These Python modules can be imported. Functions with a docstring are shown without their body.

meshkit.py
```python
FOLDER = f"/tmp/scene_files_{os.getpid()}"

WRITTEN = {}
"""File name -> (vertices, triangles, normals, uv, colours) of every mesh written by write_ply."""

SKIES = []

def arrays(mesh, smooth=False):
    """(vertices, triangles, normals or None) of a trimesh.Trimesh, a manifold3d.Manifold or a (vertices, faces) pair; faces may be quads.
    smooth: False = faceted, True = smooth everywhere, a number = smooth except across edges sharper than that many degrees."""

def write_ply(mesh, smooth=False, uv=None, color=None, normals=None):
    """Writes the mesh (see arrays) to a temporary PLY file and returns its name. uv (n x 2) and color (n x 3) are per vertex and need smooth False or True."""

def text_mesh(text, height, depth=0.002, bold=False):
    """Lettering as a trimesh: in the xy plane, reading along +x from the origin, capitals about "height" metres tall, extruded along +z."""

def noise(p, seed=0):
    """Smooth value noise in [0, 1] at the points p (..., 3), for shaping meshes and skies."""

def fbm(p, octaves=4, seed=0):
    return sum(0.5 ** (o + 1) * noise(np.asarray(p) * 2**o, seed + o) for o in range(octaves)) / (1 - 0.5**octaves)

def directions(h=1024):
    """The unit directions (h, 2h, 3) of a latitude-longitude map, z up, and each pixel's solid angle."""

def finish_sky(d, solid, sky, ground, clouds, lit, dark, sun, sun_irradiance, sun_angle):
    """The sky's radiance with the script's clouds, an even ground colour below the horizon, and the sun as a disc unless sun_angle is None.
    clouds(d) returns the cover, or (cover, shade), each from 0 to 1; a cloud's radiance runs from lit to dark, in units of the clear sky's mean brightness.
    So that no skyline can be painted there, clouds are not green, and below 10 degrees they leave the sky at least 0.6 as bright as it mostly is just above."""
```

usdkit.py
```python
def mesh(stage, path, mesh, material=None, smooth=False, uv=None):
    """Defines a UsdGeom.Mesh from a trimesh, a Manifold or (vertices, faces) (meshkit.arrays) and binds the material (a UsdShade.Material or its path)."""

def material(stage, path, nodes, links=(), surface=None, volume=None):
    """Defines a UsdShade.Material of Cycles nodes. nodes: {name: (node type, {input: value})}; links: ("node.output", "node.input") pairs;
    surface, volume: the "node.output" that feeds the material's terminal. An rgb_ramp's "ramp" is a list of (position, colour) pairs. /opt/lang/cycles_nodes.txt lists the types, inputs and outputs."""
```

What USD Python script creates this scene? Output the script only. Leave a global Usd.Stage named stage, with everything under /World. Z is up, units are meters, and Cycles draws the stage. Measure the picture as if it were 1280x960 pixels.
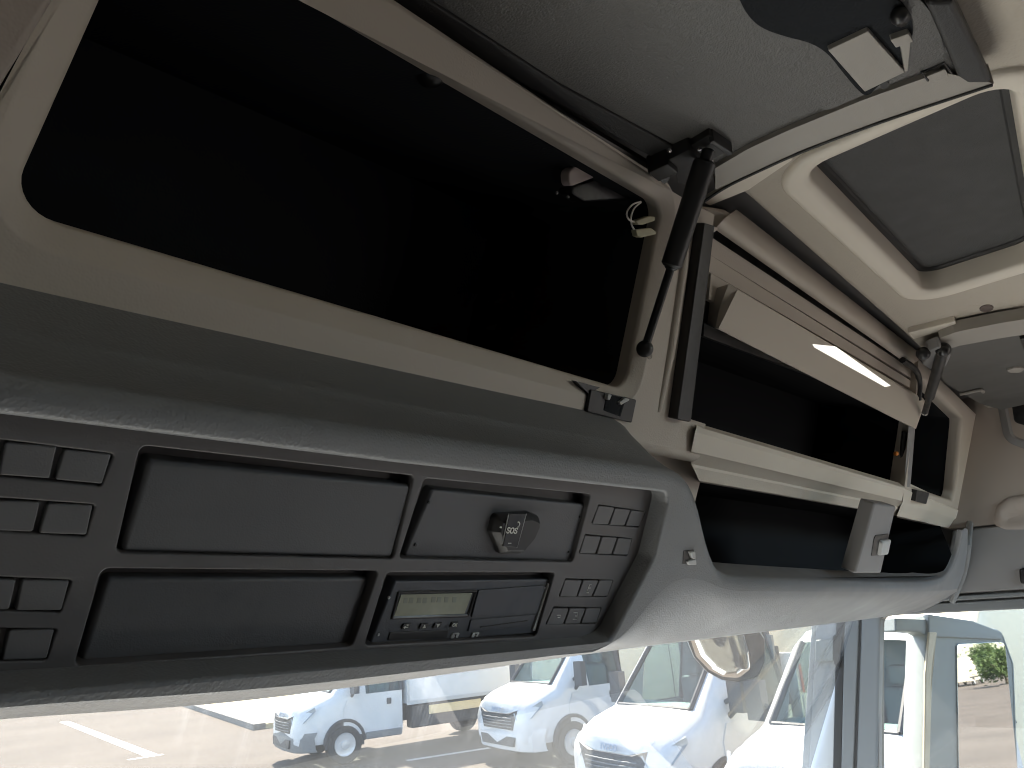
import math, random
import numpy as np, trimesh, usdkit, meshkit
from shapely.geometry import Polygon
from pxr import Usd, UsdGeom, UsdLux, UsdShade, Gf, Sdf

stage = Usd.Stage.CreateInMemory()
UsdGeom.SetStageUpAxis(stage, 'Z')
stage.DefinePrim('/World', 'Xform')
stage.DefinePrim('/World/Looks', 'Scope')
random.seed(4)
H = 2.6                                     # eye height above the yard

# ------------------------------------------------------------------ camera, sky, sun, exposure
EXPOSURE = 3.15
F = 940.0                                   # focal length in photo pixels (1280 wide)
AX = np.array([[0.64462454, -0.18541832, -0.74167328],
               [-0.76158441, -0.24038524, -0.60183397],
               [-0.06669626, 0.95280375, -0.29616992]])   # columns: right, up, back
cam = UsdGeom.Camera.Define(stage, '/World/camera')
M4 = Gf.Matrix4d(*[float(x) for x in (*AX[:, 0], 0, *AX[:, 1], 0, *AX[:, 2], 0, 0, 0, H, 1)])
cam.AddTransformOp().Set(M4)
cam.CreateHorizontalApertureAttr(36.0); cam.CreateVerticalApertureAttr(27.0)
cam.CreateFocalLengthAttr(36.0 * F / 1280)
cam.CreateClippingRangeAttr(Gf.Vec2f(0.02, 2000))
cam.CreateExposureAttr(EXPOSURE)

SUN_AZ, SUN_EL = math.radians(33), math.radians(54)       # azimuth from +y towards +x
sdir = np.array([math.sin(SUN_AZ) * math.cos(SUN_EL), math.cos(SUN_AZ) * math.cos(SUN_EL), math.sin(SUN_EL)])
usdkit.material(stage, '/World/Looks/sky', {
    's': ('sky_texture', {'sky_type': 'single_scattering', 'sun_disc': False, 'sun_elevation': SUN_EL, 'sun_rotation': SUN_AZ}),
    'b': ('background_shader', {'strength': 0.13})}, [('s.color', 'b.color')], surface='b.background')
dome = UsdLux.DomeLight.Define(stage, '/World/sky')
UsdShade.MaterialBindingAPI.Apply(dome.GetPrim()).Bind(UsdShade.Material.Get(stage, '/World/Looks/sky'))
dome.GetPrim().SetCustomDataByKey('kind', 'structure')
sun = UsdLux.DistantLight.Define(stage, '/World/sun')
sun.CreateIntensityAttr(1.25); sun.CreateAngleAttr(0.53); sun.CreateNormalizeAttr(True); sun.CreateColorAttr(Gf.Vec3f(1, .95, .87))
zz = sdir; xx = np.cross([0, 0, 1], zz); xx /= np.linalg.norm(xx); yy = np.cross(zz, xx)
sun.AddTransformOp().Set(Gf.Matrix4d(*[float(v) for v in (*xx, 0, *yy, 0, *zz, 0, 0, 0, 30, 1)]))

# ------------------------------------------------------------------ scene helpers
used = {}
def numbered(parent, name):
    k = (str(parent), name); n = used.get(k, 0); used[k] = n + 1
    return f'{parent}/{name}' + (f'_{n:03d}' if n else '')
BASE = {}
def meta(p, label=None, cat=None, group=None, kind=None):
    p = p.GetPrim() if hasattr(p, 'GetPrim') else p
    for k, v in (('label', label), ('category', cat), ('group', group), ('kind', kind)):
        if v: p.SetCustomDataByKey(k, v)
    return p
def thing(name, label, cat, base=(0, 0, 0), group=None, rotz=0):
    path = numbered('/World', name)
    x = UsdGeom.Xform.Define(stage, path)
    b = np.array(base, float) + (0, 0, H)
    x.AddTranslateOp().Set(Gf.Vec3d(*map(float, b)))
    if rotz: x.AddRotateZOp().Set(rotz)
    BASE[path] = b
    meta(x, label, cat, group)
    return path
def cat_(ms):
    V, Fc, n = [], [], 0
    for m in ms:
        if hasattr(m, 'vertices'): v, f = np.asarray(m.vertices), np.asarray(m.faces)
        else:
            v, f = np.asarray(m[0], float), np.asarray(m[1], int)
            if f.shape[1] == 4: f = np.vstack([f[:, [0, 1, 2]], f[:, [0, 2, 3]]])
        V.append(v); Fc.append(f + n); n += len(v)
    return np.vstack(V), np.vstack(Fc)
def put(parent, name, ms, mat, smooth=35, label=None, local=False, **kw):
    """one Mesh prim under parent; points are in cab coordinates (origin at the eye)"""
    if not isinstance(ms, list): ms = [ms]
    v, f = cat_(ms)
    root = '/' + '/'.join(parent.split('/')[1:3]) if parent != '/World' else None
    if not local:
        v = v + (0, 0, H)
        if root in BASE: v = v - BASE[root]
    t = trimesh.Trimesh(v, f, process=True)
    p = numbered(parent, name)
    usdkit.mesh(stage, p, t, MATS[mat], smooth=smooth)
    if label or kw: meta(stage.GetPrimAtPath(p), label, **kw)
    return p
def struct(name, ms, mat, smooth=35): return put('/World', name, ms, mat, smooth, kind='structure')

# ------------------------------------------------------------------ geometry helpers
def ray(px, py): return AX @ np.array([px - 640.0, 480.0 - py, -F])
class Pl:
    """A plane of the cab: origin, in-plane axes u and v, normal n towards the cabin."""
    def __init__(s, o, u, v):
        s.o = np.array(o, float); s.u = np.array(u, float) / np.linalg.norm(u); s.v = np.array(v, float) / np.linalg.norm(v); s.n = np.cross(s.u, s.v)
    def uv(s, px, py, w=0.0):
        """where a line of sight of the photograph meets the plane (shifted by w along n)"""
        r = ray(px, py); o = s.o + s.n * w
        p = r * (s.n @ o) / (s.n @ r) - s.o
        return np.array([p @ s.u, p @ s.v])
    def uvs(s, pts, w=0.0): return np.array([s.uv(*p, w) for p in pts])
    def P(s, q, w=0.0):
        q = np.atleast_2d(q); return s.o + q[:, :1] * s.u + q[:, 1:2] * s.v + np.reshape(w, (-1, 1)) * s.n
    def at(s, px, py, w=0.0): return s.P(s.uv(px, py, w), w)[0]
def ccw(p):
    p = np.asarray(p, float); a = np.sum(p[:, 0] * np.roll(p[:, 1], -1) - np.roll(p[:, 0], -1) * p[:, 1])
    return p if a > 0 else p[::-1]
def rpoly(pts, r, inset=0.0, n=6):
    """convex polygon moved inwards by inset, corners rounded: always len(pts)*(n+1) points"""
    p = ccw(pts); N = len(p); out = []
    d = np.roll(p, -1, 0) - p; d /= np.linalg.norm(d, axis=1)[:, None]
    nn = np.stack([-d[:, 1], d[:, 0]], 1)
    c = []
    for i in range(N):
        j = (i - 1) % N
        A = np.array([nn[j], nn[i]]); b = np.array([nn[j] @ p[j], nn[i] @ p[i]]) + inset
        c.append(np.linalg.solve(A, b) if abs(np.linalg.det(A)) > 1e-5 else p[i] + nn[i] * inset)
    c = np.array(c); rr = np.broadcast_to(r, N)
    if np.ndim(r): rr = (rr if ccw(pts) is p and np.allclose(p[0], np.asarray(pts)[0]) else rr[::-1])
    for i in range(N):
        a, b = d[(i - 1) % N], d[i]; ang = math.acos(np.clip(a @ b, -1, 1))
        R = max(rr[i] - inset, 1e-5); t = R * math.tan(ang / 2)
        lim = 0.49 * min(np.linalg.norm(c[i] - c[i - 1]), np.linalg.norm(c[(i + 1) % N] - c[i]))
        if t > lim: R *= lim / t; t = lim
        s0 = c[i] - a * t; cen = s0 + nn[(i - 1) % N] * R
        for k in range(n + 1):
            th = -math.pi / 2 + ang * k / n
            out.append(cen + R * (math.cos(th) * a + math.sin(th) * nn[(i - 1) % N]))
    return np.array(out)
def loft(rings, closed=True, cap0=False, cap1=False):
    R = np.array(rings); m, n = R.shape[:2]; V = R.reshape(-1, 3); f = []
    k = np.arange(n if closed else n - 1); k2 = (k + 1) % n
    for i in range(m - 1):
        f.append(np.stack([i * n + k, i * n + k2, (i + 1) * n + k2, (i + 1) * n + k], 1))
    f = np.vstack(f); f = np.vstack([f[:, [0, 1, 2]], f[:, [0, 2, 3]]])
    for flag, i in ((cap0, 0), (cap1, m - 1)):
        if flag:
            V = np.vstack([V, R[i].mean(0)]); e = len(V) - 1
            t = np.stack([i * n + k, i * n + k2, np.full(len(k), e)], 1)
            f = np.vstack([f, t[:, ::-1] if i == 0 else t])
    return V, f
def arc_in(b, n=5): return [(-b + b * math.sin(a), -b + b * math.cos(a)) for a in np.linspace(0, math.pi / 2, n)]
def arc_out(b, w, n=4): return [(b - b * math.cos(a), w - b + b * math.sin(a)) for a in np.linspace(0, math.pi / 2, n)]
def pad(pl, pts, w0, w1, r=.002, b=.0015, cap=True, nseg=5):
    """raised rounded pad with bevelled rim on a plane"""
    return loft([pl.P(rpoly(pts, r, i, nseg), w) for i, w in [(0, w0)] + arc_out(b, w1)], cap1=cap, cap0=True)
def plate(pl, outer, holes=(), w=0.0):
    v, f = trimesh.creation.triangulate_polygon(Polygon(outer, [h for h in holes]), engine='earcut')
    return pl.P(v, w), f
def tube(path, r, n=10, caps=True):
    path = np.array(path, float); m = len(path); rr = np.broadcast_to(r, m)
    t = np.gradient(path, axis=0); t /= np.linalg.norm(t, axis=1)[:, None]
    a = np.cross(t[0], [0.3, .2, .9]); a /= np.linalg.norm(a); rings = []
    for i in range(m):
        a = a - t[i] * (a @ t[i]); a /= np.linalg.norm(a); b = np.cross(t[i], a)
        th = np.linspace(0, 2 * math.pi, n, endpoint=False)
        rings.append(path[i] + rr[i] * (np.cos(th)[:, None] * a + np.sin(th)[:, None] * b))
    return loft(rings, cap0=caps, cap1=caps)
def rod(p0, p1, r0, r1=None, n=14, b=None):
    p0, p1 = np.array(p0, float), np.array(p1, float); r1 = r0 if r1 is None else r1
    b = min(r0, r1) * .25 if b is None else b; d = p1 - p0; L = np.linalg.norm(d)
    s = np.array([0, b / L, .5, 1 - b / L, 1]); rr = [r0 - b, r0, (r0 + r1) / 2, r1, r1 - b]
    return tube([p0 + d * x for x in s], rr, n)
def ball(c, r, sub=2, scale=(1, 1, 1)):
    m = trimesh.creation.icosphere(sub, r); m.apply_scale(scale); m.apply_translation(c); return m
def box(lo, hi, b=.004):
    """box with chamfered edges, axis aligned"""
    lo, hi = np.minimum(lo, hi).astype(float), np.maximum(lo, hi).astype(float)
    b = min(b, .45 * (hi - lo).min()); pl = Pl((0, 0, 0), (1, 0, 0), (0, 1, 0))
    q = [(lo[0], lo[1]), (hi[0], lo[1]), (hi[0], hi[1]), (lo[0], hi[1])]
    L = [(b, lo[2]), (b * .3, lo[2] + b * .3), (0, lo[2] + b), (0, hi[2] - b), (b * .3, hi[2] - b * .3), (b, hi[2])]
    return loft([pl.P(rpoly(q, b, i, 3), w) for i, w in L], cap0=True, cap1=True)
def prism(pl, pts, w0, w1): return loft([pl.P(ccw(pts), w0), pl.P(ccw(pts), w1)], cap0=True, cap1=True)
def text_on(pl, txt, c, h, w, ang=0.0, depth=.0004, shear=0.0, bold=True):
    m = meshkit.text_mesh(txt, h, depth, bold); v = np.array(m.vertices); v[:, :2] -= (v[:, :2].max(0) + v[:, :2].min(0)) / 2
    v[:, 0] += shear * v[:, 1]
    ca, sa = math.cos(ang), math.sin(ang); q = np.stack([ca * v[:, 0] - sa * v[:, 1], sa * v[:, 0] + ca * v[:, 1]], 1) + c
    return pl.P(q, w + v[:, 2]), m.faces
def resample(p, n):
    p = np.array(p, float); s = np.r_[0, np.cumsum(np.linalg.norm(np.diff(p, axis=0), axis=1))]
    return np.stack([np.interp(np.linspace(0, s[-1], n), s, p[:, k]) for k in range(p.shape[1])], 1)
def smooth_path(p, n=60, it=2):
    p = np.array(p, float)
    for _ in range(it):
        q = [p[0]]
        for a, b in zip(p[:-1], p[1:]): q += [a * .75 + b * .25, a * .25 + b * .75]
        p = np.array(q + [p[-1]])
    return resample(p, n)

# ------------------------------------------------------------------ materials
MATS = {}
def pbr(name, col, rough=.5, grain=None, gd=.0002, var=0.0, vs=6.0, metal=0.0, spec=.5, dirt=None, **kw):
    """principled surface with fine grain relief and a slow colour variation"""
    N = {'g': ('geometry', {}), 'p': ('principled_bsdf', {'base_color': col, 'roughness': rough, 'metallic': metal, 'specular_ior_level': spec, **kw})}; L = []
    if var:
        N['n'] = ('noise_texture', {'scale': vs, 'detail': 5.0, 'roughness': .6})
        N['m'] = ('mix_color', {'a': tuple(np.array(col) * (1 - var)), 'b': tuple(np.minimum(np.array(col) * (1 + var), 1))})
        N['r'] = ('map_range', {'from_min': .3, 'from_max': .7, 'to_min': rough - .08, 'to_max': rough + .08})
        L += [('g.position', 'n.vector'), ('n.fac', 'm.fac'), ('m.result', 'p.base_color'), ('n.fac', 'r.value'), ('r.result', 'p.roughness')]
    if grain:
        N['v'] = ('voronoi_texture', {'scale': grain, 'feature': 'smooth_f1'}); N['k'] = ('noise_texture', {'scale': grain * .45, 'detail': 3.0})
        N['s'] = ('math', {'math_type': 'add'}); N['b'] = ('bump', {'distance': gd, 'strength': 1.0})
        L += [('g.position', 'v.vector'), ('g.position', 'k.vector'), ('v.distance', 's.value1'), ('k.fac', 's.value2'), ('s.value', 'b.height'), ('b.normal', 'p.normal')]
    usdkit.material(stage, f'/World/Looks/{name}', N, L, surface='p.BSDF'); MATS[name] = f'/World/Looks/{name}'
pbr('beige', (.475, .425, .365), .5, 650, .00012, .05, 5)
pbr('beige_light', (.63, .58, .50), .5, 650, .0001, .04, 5)
pbr('beige_fabric', (.42, .38, .32), .8, 420, .0004, .05, 20)
pbr('charcoal', (.17, .176, .182), .47, 640, .0003, .06, 9)
pbr('insert', (.088, .085, .087), .42, 900, .00006, .10, 14)
pbr('panel', (.080, .081, .086), .40, 1100, .00008, .08, 22)
pbr('button', (.105, .105, .108), .42, 1100, .00005, .06, 40)
pbr('black', (.014, .014, .015), .35, None, 0, .15, 30)
pbr('black_satin', (.016, .016, .017), .42, 900, .00005, .2, 40)
pbr('liner', (.02, .022, .025), .9, 500, .0003, .25, 8, spec=.1)
pbr('lid_grey', (.092, .090, .085), .45, 620, .0004, .42, 9)
pbr('lid_black', (.03, .03, .03), .6, 800, .0002, .25, 11)
pbr('lid_edge', (.30, .28, .25), .45, 800, .0001, .08, 20)
pbr('blind', (.060, .060, .060), .8, 900, .0006, .06, 30)
pbr('trim_grey', (.22, .215, .215), .55, 700, .00015, .05, 9)
pbr('wall_taupe', (.36, .31, .275), .6, 600, .00015, .05, 7)
pbr('rubber', (.03, .03, .03), .6, None, 0, .2, 25)
pbr('pillar', (.16, .17, .175), .45, 700, .0001, .07, 12)
pbr('pillar_light', (.42, .44, .45), .4, None, 0, .05, 9)
pbr('chrome', (.75, .75, .75), .2, metal=1.0)
pbr('silver', (.42, .43, .43), .35, 900, .00005, .05, 30)
pbr('white', (.8, .8, .78), .4)
pbr('glow_patch', (.8, .8, .76), .4, emission_color=(1, .97, .88), emission_strength=.13)  # white with a weak emission of its own, for the flap patch
pbr('icon', (.72, .72, .68), .5)
pbr('lcd', (.26, .27, .19), .25, None, 0, .12, 60)
pbr('lcd_dark', (.20, .21, .16), .3)
pbr('tacho', (.055, .06, .07), .38, 1000, .00006, .1, 30)
pbr('orange', (.75, .25, .04), .4)
pbr('wire_white', (.75, .73, .68), .45)
pbr('connector', (.42, .40, .27), .5)
pbr('pad_pink', (.55, .47, .44), .6)
pbr('dash', (.66, .665, .67), .6, 300, .0004, .08, 6)
pbr('dark_shell', (.07, .068, .066), .9, 60, .002, .1, 3)  # dark tone for unseen cab walls, set low to cut bounce light
pbr('floor', (.22, .21, .20), .8, 200, .0005, .1, 5)
pbr('paint_white', (.55, .56, .57), .3, None, 0, .02, 1.2, coat_weight=.4)
pbr('paint_cream', (.74, .65, .48), .35, None, 0, .03, 1.2)
pbr('van_black', (.035, .036, .04), .5, None, 0, .15, 6)
pbr('van_grey', (.16, .165, .17), .5, None, 0, .1, 5)
pbr('tyre', (.03, .03, .03), .85, 120, .002, .1, 9)
pbr('wheel', (.58, .58, .58), .35, metal=.5)
pbr('headlight', (.30, .33, .35), .12, None, 0, .25, 14, coat_weight=1.0)
pbr('seat', (.16, .17, .17), .8)
pbr('dash_pale', (.50, .56, .48), .6)
pbr('plank', (.72, .58, .34), .6, None, 0, .1, 4)
pbr('red', (.45, .12, .09), .4)
pbr('letter_blue', (.30, .36, .46), .4)
pbr('mirror', (.9, .91, .9), .015, metal=1.0)
pbr('mirror_shell', (.34, .37, .36), .4, None, 0, .06, 8)
pbr('line_paint', (.5, .49, .47), .7, None, 0, .12, 3)
pbr('verge', (.38, .33, .22), .9, 30, .01, .1, 2)
pbr('kerb', (.15, .14, .13), .9, 40, .004, .1, 3)
pbr('bark', (.12, .09, .06), .9)
usdkit.material(stage, '/World/Looks/asphalt', {
    'g': ('geometry', {}), 'n': ('noise_texture', {'scale': .35, 'detail': 8.0, 'roughness': .62}), 'f': ('noise_texture', {'scale': 60.0, 'detail': 3.0}),
    'r': ('rgb_ramp', {'ramp': [(0.3, (.075, .058, .046)), (.52, (.098, .078, .062)), (.7, (.12, .097, .080))]}),
    'x': ('mix_color', {'blend_type': 'multiply', 'fac': .35}), 'b': ('bump', {'distance': .01, 'strength': .5}), 'p': ('principled_bsdf', {'roughness': .9})},
    [('g.position', 'n.vector'), ('g.position', 'f.vector'), ('n.fac', 'r.fac'), ('r.color', 'x.a'), ('f.color', 'x.b'), ('x.result', 'p.base_color'), ('f.fac', 'b.height'), ('b.normal', 'p.normal')], surface='p.BSDF')
MATS['asphalt'] = '/World/Looks/asphalt'
def glass(name, tint, dust=0.0, refl=1.0):
    N = {'t': ('transparent_bsdf', {'color': tint}), 'g': ('glossy_bsdf', {'color': (refl,) * 3, 'roughness': .01}), 'm': ('mix_closure', {}),
         'lw': ('layer_weight', {'blend': .5}), 'pw': ('math', {'math_type': 'power', 'value2': 5.0}), 'f': ('map_range', {'from_min': 0.0, 'from_max': 1.0, 'to_min': .03, 'to_max': .7})}
    L = [('lw.facing', 'pw.value1'), ('pw.value', 'f.value'), ('f.result', 'm.fac'), ('t.BSDF', 'm.closure1'), ('g.BSDF', 'm.closure2')]; out = 'm.closure'
    if dust:   # dried wiper streaks and dust on the outside of the pane
        N.update({'q': ('geometry', {}), 'mp': ('mapping', {'scale': (70.0, 5.0, 5.0), 'rotation': (0, 0, .08)}), 'n': ('noise_texture', {'scale': 1.0, 'detail': 6.0, 'roughness': .7}),
                  'n2': ('noise_texture', {'scale': 2.6, 'detail': 3.0}), 'r': ('map_range', {'from_min': .56, 'from_max': .80, 'to_min': 0.0, 'to_max': dust * 2.4, 'clamp': True}), 'r2': ('map_range', {'from_min': .40, 'from_max': .66, 'to_min': 0.0, 'to_max': 1.0, 'clamp': True}),
                  'mul': ('math', {'math_type': 'multiply'}), 'add': ('math', {'math_type': 'add', 'value2': dust * .55}),
                  'd': ('translucent_bsdf', {'color': (.85, .85, .83)}), 'mm': ('mix_closure', {})})
        L += [('q.position', 'mp.vector'), ('mp.vector', 'n.vector'), ('q.position', 'n2.vector'), ('n.fac', 'r.value'), ('n2.fac', 'r2.value'), ('r.result', 'mul.value1'), ('r2.result', 'mul.value2'),
              ('mul.value', 'add.value1'), ('add.value', 'mm.fac'), ('m.closure', 'mm.closure1'), ('d.BSDF', 'mm.closure2')]; out = 'mm.closure'
    usdkit.material(stage, f'/World/Looks/{name}', N, L, surface=out); MATS[name] = f'/World/Looks/{name}'
glass('screen_glass', (.60, .597, .575), .010)
glass('door_glass', (.63, .627, .605), .003)
glass('van_glass', (.62, .74, .74))
usdkit.material(stage, '/World/Looks/leaf', {
    'o': ('geometry', {}), 'r': ('rgb_ramp', {'ramp': [(0, (.07, .11, .03)), (.6, (.15, .21, .05)), (1, (.26, .30, .09))]}),
    'd': ('principled_bsdf', {'roughness': .6}), 't': ('translucent_bsdf', {}), 'm': ('mix_closure', {'fac': .35})},
    [('o.random_per_island', 'r.fac'), ('r.color', 'd.base_color'), ('r.color', 't.color'), ('d.BSDF', 'm.closure1'), ('t.BSDF', 'm.closure2')], surface='m.closure')
MATS['leaf'] = '/World/Looks/leaf'

# ------------------------------------------------------------------ planes of the cab
T1 = math.atan(.397); T2 = math.atan(.532)
U = Pl((0, .370, .213), (1, 0, 0), (0, -math.sin(T1), math.cos(T1)))       # face of the upper lockers
C = Pl((0, .345, .0902), (1, 0, 0), (0, -math.sin(T2), math.cos(T2)))      # face of the overhead console
CE = Pl((0, 0, .44), (1, 0, 0), (0, -1, 0))                                # roof lining
LI = Pl((0, 0, .42), (1, 0, 0), (0, -1, 0))                                # undersides of the raised lids
W = Pl((2.30, 0, 0), (0, -1, 0), (0, 0, 1))                                # right-hand side of the cab
WS = Pl((0, .66, 0), (1, 0, 0), (0, -.447, .894))                          # windscreen
G = Pl((0, 0, -H), (1, 0, 0), (0, 1, 0))                                   # the yard

# ------------------------------------------------------------------ setting: yard, cab shell
struct('ground', [([(-300, -300, -H), (400, -300, -H), (400, 500, -H), (-300, 500, -H)], [[0, 1, 2, 3]])], 'asphalt', False)

hatch2 = CE.uvs([(1003, 212), (1158, 366), (1300, 322), (1264, 98)])
outer = np.array([(-.9, 1.2), (2.28, 1.2), (2.28, -.246), (1.37, -.246), (.75, -.252), (-.9, -.252)])   # (x, -y)
hole = rpoly(hatch2, .03, -.030, 8)
bar = [CE.P(outer, 0)]
roof = [plate(CE, outer, [hole])]
edge = outer[[2, 3, 4, 5]]                          # front lip of the lining, rolled up into the channel
roof.append(loft([CE.P(edge + (0, -dy), w) for dy, w in [(0, 0), (.005, -.001), (.009, -.005), (.010, -.012), (.010, -.05)]], closed=False))
struct('ceiling', roof, 'beige_fabric', 40)
struct('roof_panel', [box((-.9, -1.25, .50), (2.36, .75, .53), .01)], 'trim_grey')
# channel between lining and lockers
struct('roof_channel', [box((-.42, .235, .478), (2.28, .63, .492), .004)], 'trim_grey')

# right-hand side wall with the door window cut out
def wy(px, py): return W.uv(px, py)
win = [wy(1100, 776), (.42, -.071), (.60, -.09), (.62, -.78), wy(1098, 780) + (-.10, -.70)]
win = rpoly([(-.640, -.066), (.50, -.066), (.50, -.78), (-.70, -.78)], .035)
wall_out = np.array([(-.86, .50), (-.86, -1.5), (1.3, -1.5), (1.3, .50)])
# (u = -y)
wall_outer = [(-.60, .50), (-.66, -.02), (-.72, -.30), (-.90, -1.5), (1.3, -1.5), (1.3, .50)]
win = rpoly([W.uv(1099, 770), (1.10, -.066), (1.10, -.80), W.uv(1094, 985) + (-.06, -.35)], .03)  # window run on rearward, out of view, to admit more side light
struct('side_wall', [plate(W, wall_outer, [win]), loft([W.P(win, 0), W.P(win, -.012), W.P(win, -.05)])], 'trim_grey', 30)
struct('floor', [box((-.5, -1.6, -1.62), (2.4, 1.0, -1.58))], 'floor')
struct('rear_wall', [box((-.5, -1.25, -1.6), (1.5, -1.2, .5)), box((1.5, -1.25, -1.6), (2.4, -1.2, -1.1))], 'dark_shell')  # unseen; right rear left open so fill light reaches the lockers
struct('left_wall', [box((-.48, -1.2, -1.6), (-.42, 1.0, .5))], 'dark_shell')  # unseen; closed without a door to keep light off the left side
struct('dashboard', [box((-.42, .40, -.92), (2.28, 1.12, -.74), .03), box((-.42, .62, -1.6), (2.28, 1.12, -.92), .03)], 'dash')

# ------------------------------------------------------------------ windscreen and door glass
t = thing('windscreen', 'large sloping windscreen with dusty streaks below the overhead console', 'windscreen', (1.1, .8, -.3))
gl = np.array([(-.45, .06), (2.298, .06), (2.298, -.86), (-.45, -.86)])
put(t, 'glass', prism(WS, gl, 0, -.005), 'screen_glass', False)
t = thing('door_window', 'clear side window of the right-hand cab door', 'window', (2.32, .1, -.4))
put(t, 'glass', prism(W, rpoly([W.uv(1099, 770) + (-.02, .02), (1.12, -.05), (1.12, -.82), W.uv(1094, 985) + (-.08, -.37)], .03), -.026, -.030), 'door_glass', False)

# front pillar: a bundle of upright trims at the right-hand end of the windscreen
t = thing('windscreen_pillar', 'grey cab pillar of several upright trims between windscreen and door window', 'pillar', (2.3, .72, -.4))
def upright(name, xt0, xt1, xb0, xb1, w0, w1, mat, b=.003):
    k = lambda a, c, y: a + (c - a) * (y - 787) / (960 - 787)
    q = [(k(xt0, xb0, 745), 745), (k(xt1, xb1, 745), 745), (k(xt1, xb1, 1060), 1060), (k(xt0, xb0, 1060), 1060)]
    return put(t, name, pad(W, W.uvs(q, w1), w0, w1, .004, b), mat)
upright('outer_panel', 1014, 1020, 1002, 1011, -.03, -.012, 'pillar_light')
upright('outer_panel', 1019, 1047, 1010, 1043, -.03, -.010, 'pillar_light', .006)
upright('seal', 1045, 1056, 1041, 1052, -.03, -.004, 'rubber')
upright('inner_trim', 1055, 1074, 1051, 1067, -.03, .006, 'pillar', .005)
upright('seal', 1073, 1078, 1066, 1071, -.03, .002, 'rubber', .001)
upright('door_frame', 1076, 1100, 1070, 1096, -.03, .010, 'pillar', .007)
q = W.uvs([(1020, 800), (1042, 798), (1042, 826), (1019, 828)])
put(t, 'bracket_box', [pad(W, q, -.012, .004, .004, .003)], 'mirror_shell')
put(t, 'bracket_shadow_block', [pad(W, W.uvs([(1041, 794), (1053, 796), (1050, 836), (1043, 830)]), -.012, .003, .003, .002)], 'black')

# ------------------------------------------------------------------ overhead console
t = thing('overhead_console', 'long charcoal overhead console with recessed slots and an open shelf on the right', 'console', (1.0, .37, .05))
CON = t
hatch_ridge = C.uvs([(-160, 477), (0, 500), (240, 530), (480, 559), (680, 583), (800, 596), (848, 604), (866, 628), (880, 690), (892, 722), (905, 734), (935, 737), (1100, 737), (1168, 736), (1186, 724), (1200, 692), (1206, 660)])
top = smooth_path(hatch_ridge, 150, 2)
CR = np.array([(-160, 903), (0, 883), (330, 862), (560, 835), (735, 815), (775, 800), (800, 770), (822, 742), (850, 722), (880, 724), (908, 739), (960, 739), (1100, 740), (1175, 739), (1197, 736)], float)   # crease above the downturned lower band
BO = np.array([(-160, 912), (0, 894), (200, 882), (330, 871), (560, 841), (760, 812), (960, 788), (1120, 769), (1175, 759), (1197, 745)], float)
xs = np.r_[np.linspace(-160, 700, 60), np.linspace(710, 1197, 70)]
soft = lambda p: np.interp(xs, *smooth_path(p, 400, 3).T)
cy, by = soft(CR), soft(BO)
bot = np.vstack([C.uvs(np.stack([xs, cy], 1)), C.uvs([(1205, 715), (1209, 690), (1210, 662)])])
tray = C.uvs([(-120, 505), (480, 578), (838, 617), (817, 700), (765, 800), (742, 810), (-120, 878)])
TR = [.004, .004, .016, .03, .02, .01, .004]
tray_o = rpoly(tray, .014, -.004)
face_outer = np.vstack([top, bot[::-1]])
shell = [plate(C, face_outer, [tray_o])]
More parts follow.
